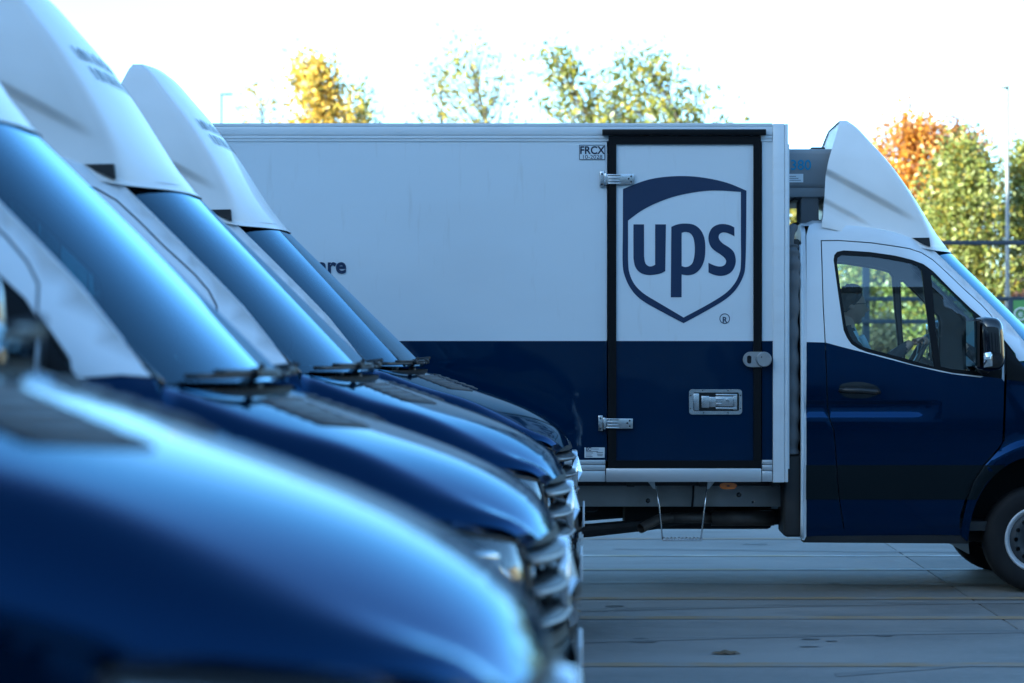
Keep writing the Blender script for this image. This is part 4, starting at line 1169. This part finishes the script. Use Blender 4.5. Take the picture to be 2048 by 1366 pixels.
# ------------------------------------------------------------------ fence, sign, lamp posts
FENCE = vary(mat('fence_paint', (.035, .05, .075), .5), 8, .5, (.06, .07, .085), .4, .7)
FY = 35.0
FX0, FX1, STEP = -11.42, 12.58, 3.0
fx = at(1733, FY)
fe = empty('fence', (fx, FY, 0), 'tall dark blue steel fence with posts and horizontal rails behind the trucks', 'fence')
for k in range(-5, 4):
    m = MB(); m.box((3*k-.045, .03, -.05), (3*k+.045, .12, 3.02), .006); m.build('post', FENCE, fe)
for z in (2.95, 2.23, 1.94, 1.1, .25):
    m = MB(); m.box((-15.2, -.03, z-.028), (9.2, .025, z+.028), .006); m.build('rail', FENCE, fe)
SIGNG = vary(mat('sign_green', (.09, .26, .055), .45), 2, .4, (.11, .30, .09), .4, .7)
SIGNW = mat('sign_white', (.62, .68, .66), .5)
sx = at(2019, FY)
sg = empty('sign_board', (sx, FY-.10, 1.0), 'green board with a pale round emblem hanging on the fence at the edge', 'sign')
m = MB(); m.box((.03, -.005, -.10), (1.5, .02, zat(601, FY)-1.0), .004); m.build('panel', SIGNG, sg)
m = MB(); m.box((-.03, -.012, -.4), (.03, .03, zat(600, FY)-1.0), .004); m.box((1.5, -.012, -.4), (1.56, .03, zat(600, FY)-1.0), .004); m.build('frame', FENCE, sg)
ccx, ccz = at(2038.5, FY)-sx, zat(628.5, FY)-1.0
arc = [(ccx+.077*math.cos(a), -.012, ccz+.074*math.sin(a)) for a in [math.radians(35+290*k/24) for k in range(25)]]
m = MB(); m.tube(arc, .0125, 6)
m.tube([(ccx-.02, -.012, ccz+.076), (ccx+.2, -.012, ccz+.076)], .0125, 6); m.build('emblem_ring', SIGNW, sg)
text_part('emblem_letter', 'e', .13, (ccx-.002, -.012, ccz-.032), SIGNW, sg, .002, 'CENTER')
m = MB(); m.box((.05, -.012, ccz-.145), (1.2, -.007, ccz-.125)); m.build('emblem_underline', SIGNW, sg)
GALV = vary(mat('galvanised', (.24, .24, .24), .5, metal=.2), 4, .4, (.45, .45, .44), .4, .7)
def lamp_post(px, pytop, Y, r, label, head_dx, pm=None):
    X = at(px, Y); zt = zat(pytop, Y)
    t = empty('lamp_post', (X, Y, 0), label, 'lamp post')
    m = MB(); m.tube([(0, 0, -.1), (0, 0, zt*.45), (0, 0, zt*.46), (0, 0, zt)], [r, r, r*.78, r*.62], 14); m.build('pole', pm or GALV, t)
    m = MB(); m.tube([(0, 0, zt-.02), (head_dx*.25, 0, zt+.03)], r*.5, 8)
    m.box((min(0, head_dx)-.02, -.08, zt), (max(0, head_dx)+.02, .08, zt+.035), .012); m.build('lamp_head', pm or GALV, t)
    m = MB(); m.box((-.12, -.12, -.05), (.12, .12, .03), .01); m.build('base_plate', GALV, t)
lamp_post(2014.5, 176, 41.0, .040, 'slim pale lamp post rising past the rust-coloured trees beside the green sign', -.07)
lamp_post(443, 190, 60.0, .032, 'small distant lamp post above the far left end of the box', .22, DARKSTEEL)

# ------------------------------------------------------------------ trees
def leaf_mat(name, ramp, trans=.45):
    m = bpy.data.materials.new(name); m.use_nodes = True
    T_ = m.node_tree; L = T_.links; T_.nodes.remove(T_.nodes['Principled BSDF'])
    ge = N(m, 'ShaderNodeNewGeometry'); cr = N(m, 'ShaderNodeValToRGB')
    el = cr.color_ramp.elements
    el[0].position, el[0].color = 0, (*ramp[0], 1); el[1].position, el[1].color = 1, (*ramp[-1], 1)
    for i, c in enumerate(ramp[1:-1]):
        e = el.new((i+1)/(len(ramp)-1)); e.color = (*c, 1)
    L.new(ge.outputs['Random Per Island'], cr.inputs[0])
    df = N(m, 'ShaderNodeBsdfDiffuse'); tl = N(m, 'ShaderNodeBsdfTranslucent'); gl = N(m, 'ShaderNodeBsdfGlossy'); gl.inputs['Roughness'].default_value = .45
    L.new(cr.outputs[0], df.inputs[0]); L.new(cr.outputs[0], tl.inputs[0])
    m1 = N(m, 'ShaderNodeMixShader'); m1.inputs[0].default_value = trans
    m2 = N(m, 'ShaderNodeMixShader'); m2.inputs[0].default_value = .05
    L.new(df.outputs[0], m1.inputs[1]); L.new(tl.outputs[0], m1.inputs[2])
    L.new(m1.outputs[0], m2.inputs[1]); L.new(gl.outputs[0], m2.inputs[2])
    L.new(m2.outputs[0], T_.nodes['Material Output'].inputs[0])
    return m
BARK = vary(mat('bark', (.10, .085, .07), .9), 5, .7, (.05, .045, .04), .4, .7, stretch=(1, 1, .3))
L_YEL = leaf_mat('leaf_yellow', [(.60, .38, .05), (.74, .48, .07), (.62, .43, .09), (.28, .28, .06), (.74, .50, .10)])
L_PALE = leaf_mat('leaf_pale', [(.16, .19, .05), (.34, .32, .09), (.24, .26, .07), (.48, .36, .06), (.12, .15, .05)])
L_GRN = leaf_mat('leaf_green', [(.10, .14, .04), (.20, .23, .05), (.38, .34, .05), (.13, .17, .05), (.50, .36, .04)])
L_ORG = leaf_mat('leaf_orange', [(.66, .28, .03), (.74, .38, .05), (.48, .17, .04), (.68, .31, .03), (.30, .13, .06)])
L_RUST = leaf_mat('leaf_rust', [(.42, .14, .05), (.28, .10, .06), (.55, .19, .05), (.20, .09, .07)])
L_OLV = leaf_mat('leaf_olive', [(.14, .19, .04), (.30, .33, .08), (.46, .46, .17), (.20, .25, .05), (.46, .34, .05), (.08, .11, .035), (.34, .36, .12)])
L_FAR = leaf_mat('leaf_far', [(.08, .10, .03), (.14, .15, .05), (.18, .15, .06)], .2)
L_DRY = leaf_mat('leaf_dry', [(.55, .42, .17), (.40, .32, .14), (.65, .50, .22), (.28, .24, .10)])
def tree(name, px, Y, pytop, halfw_px, zbase, label, lm, n_twigs, leaves, size, seed, lean=0.0, shape='round', squash=1.0, cat='tree', group='trees behind the yard', fill=1.0):
    rr = random.Random(seed)
    X = at(px, Y); H = zat(pytop, Y); Wd = halfw_px*Y/FPX
    t = empty(name, (X-lean*H*.32, Y, 0), label, cat, group)
    tk = MB(); lf = MB()
    r0 = .02*H+.02
    def trunk_at(z): return Vector((lean*z*z/H*.5 + .06*math.sin(z*1.3+seed), .05*math.sin(z*1.7), z))
    zs = [H*.96*k/10 for k in range(11)]
    tk.tube([trunk_at(z) for z in zs], [r0*(1-.93*k/10) for k in range(11)], 8)
    def radius(h):                                         # crown outline, h 0..1 over the crown
        if shape == 'cone': return (1-h)**.75*min(1, .35+h*4)
        if shape == 'wisp': return (1-h**1.6)*(.55+.45*math.sin(h*9+seed))*min(1, .4+h*4)
        return math.sqrt(max(0, 1-(2*h-1)**2))**.8
    V = lf.v; F = lf.f
    for i in range(n_twigs):
        h = rr.random()**.85
        z = zbase + (H-zbase)*h
        a = rr.uniform(0, 2*math.pi)
        rad = Wd*radius(h)*math.sqrt(rr.uniform(.03, 1))*rr.uniform(.75, 1.12)*(1+.20*math.sin(2.3*a+seed+5*h)+.14*math.sin(5*a+11*h+seed))
        zb = max(.3, z - rad*rr.uniform(.5, 1.0) - .2)
        A = trunk_at(min(zb, H*.9)); tip = trunk_at(min(z, H)) + Vector((rad*math.cos(a)+lean*.35*rr.random(), rad*math.sin(a)*squash, rr.uniform(-.1, .2)))
        mid = A.lerp(tip, .5)+Vector((0, 0, -.08*rad))
        if i % 2 == 0 or rad > Wd*.6:
            r1 = r0*.25*(1-h*.7)
            tk.tube([A, mid, tip], [r1, r1*.55, .006], 4, cap=False)
        d = (tip-A).normalized()
        for k in range(int(leaves*rr.uniform(.5, 1.4))):
            f = rr.uniform(-.1, .55)
            c = tip - d*f*(.55*fill) + Vector((rr.gauss(0, .13), rr.gauss(0, .13), rr.gauss(0, .14)))*fill
            s = size*rr.uniform(.6, 1.25)
            n1 = Vector((rr.gauss(0, 1), rr.gauss(0, 1), rr.gauss(.2, 1))).normalized()
            n2 = n1.cross(Vector((rr.gauss(0, 1), rr.gauss(0, 1), rr.gauss(0, 1)))).normalized()
            o = len(V)
            V += [tuple(c-n1*s*.62), tuple(c+n2*s*.36), tuple(c+n1*s*.62), tuple(c-n2*s*.36)]
            F.append((o, o+1, o+2, o+3))
    lf.mi = [0]*len(F); lf.flat = [True]*len(F)
    tk.build('trunk', BARK, t); lf.build('crown', lm, t)
    return t
tree('birch_tree', 655, 60, 122, 95, 4.4, 'golden yellow tree rising above the box roof', L_YEL, 230, 24, .12, 11, lean=-.3, fill=1.25)
tree('birch_tree', 722, 63, 180, 66, 4.6, 'small dull green tree leaning on the right of the golden yellow tree', L_GRN, 90, 15, .11, 12, fill=1.3)
tree('birch_tree', 525, 62, 165, 78, 4.4, 'thin sparse yellow tree with few leaves near the distant lamp post', L_YEL, 46, 10, .11, 13, fill=1.4)
tree('poplar_tree', 975, 60, 85, 130, 4.2, 'sparse pale green tree with bare gaps, mostly sky showing through', L_PALE, 135, 11, .115, 14, lean=-.3, fill=1.5)
tree('poplar_tree', 880, 64, 130, 95, 4.4, 'low pale green tree left of the sparse tall one', L_PALE, 65, 10, .11, 18, fill=1.5)
tree('poplar_tree', 1192, 58, 98, 95, 4.0, 'green wind-blown tree left of the pair above the side door', L_GRN, 165, 16, .12, 15, lean=-.7, fill=1.4)
tree('poplar_tree', 1368, 58, 102, 108, 4.0, 'green and gold wind-blown tree right of the pair above the side door', L_GRN, 190, 16, .12, 16, lean=-.7, fill=1.4)
tree('poplar_tree', 1285, 61, 150, 95, 4.0, 'shorter green tree between the two wind-blown trees', L_GRN, 120, 16, .12, 17, lean=-.5, fill=1.3)
tree('maple_tree', 1836, 56, 238, 112, 3.0, 'bright orange tree beside the roof spoiler', L_ORG, 330, 30, .105, 21, fill=1.2)
tree('maple_tree', 1922, 58, 252, 78, 3.0, 'dark rust-red tree behind the orange one', L_RUST, 190, 24, .10, 22, fill=1.2)
tree('olive_tree', 1930, 50, 290, 100, .6, 'mottled green and yellow tree left of the lamp post', L_OLV, 330, 50, .09, 23, fill=1.25)
tree('olive_tree', 2065, 51, 296, 95, .5, 'mottled green tree right of the lamp post at the edge', L_OLV, 300, 50, .09, 24, fill=1.25)
tree('olive_tree', 1850, 52, 420, 95, .3, 'low yellow-green tree in front of the orange tree, seen over the windscreen', L_OLV, 360, 50, .09, 25, fill=1.25)
tree('olive_tree', 1725, 53, 452, 95, .3, 'green tree seen through the cab window behind the driver', L_OLV, 320, 46, .09, 26, fill=1.2)
tree('olive_tree', 1590, 54, 372, 60, .3, 'pale yellow-green tree in the gap between box and cab', L_PALE, 220, 34, .09, 27, fill=1.2)
tree('bush', 1775, 40, 655, 50, .05, 'dry golden bush low behind the cab window', L_DRY, 110, 26, .10, 28, cat='bush', group='bushes along the fence')
tree('bush', 1900, 41, 640, 55, .05, 'dry golden bush low behind the quarter window', L_DRY, 120, 26, .10, 29, cat='bush', group='bushes along the fence')
tree('bush', 2040, 42, 610, 60, .05, 'reddish brown bush low at the edge near the green sign', L_RUST, 130, 26, .10, 30, cat='bush', group='bushes along the fence')

rr = random.Random(77)                                     # wood added to block low horizon light, mostly hidden by the truck
m = MB()
for k in range(36000):
    x = rr.uniform(-75, 75)
    top = (4.6 if -15 < x < 12 else 8.5)*(.8+.25*math.sin(x*.9)+.12*math.sin(x*2.3))
    if 5.5 < x < 12: top *= .8
    c = Vector((x, 70+rr.uniform(-2, 3), top*rr.random()**.8)); s = rr.uniform(.12, .30)
    n1 = Vector((rr.gauss(0, 1), rr.gauss(0, .5), rr.gauss(0, 1))).normalized(); n2 = n1.cross(Vector((rr.gauss(0, .3), 1, rr.gauss(0, .3)))).normalized()
    o = len(m.v); m.v += [tuple(c-n1*s), tuple(c+n2*s*.7), tuple(c+n1*s), tuple(c-n2*s*.7)]; m.f.append((o, o+1, o+2, o+3))
m.mi = [0]*len(m.f); m.flat = [True]*len(m.f)
tag(m.build('light_blocking_wood', L_FAR), 'dark far-off wood added behind the trees to block low horizon light', 'light_blocking_wood', kind='stuff')
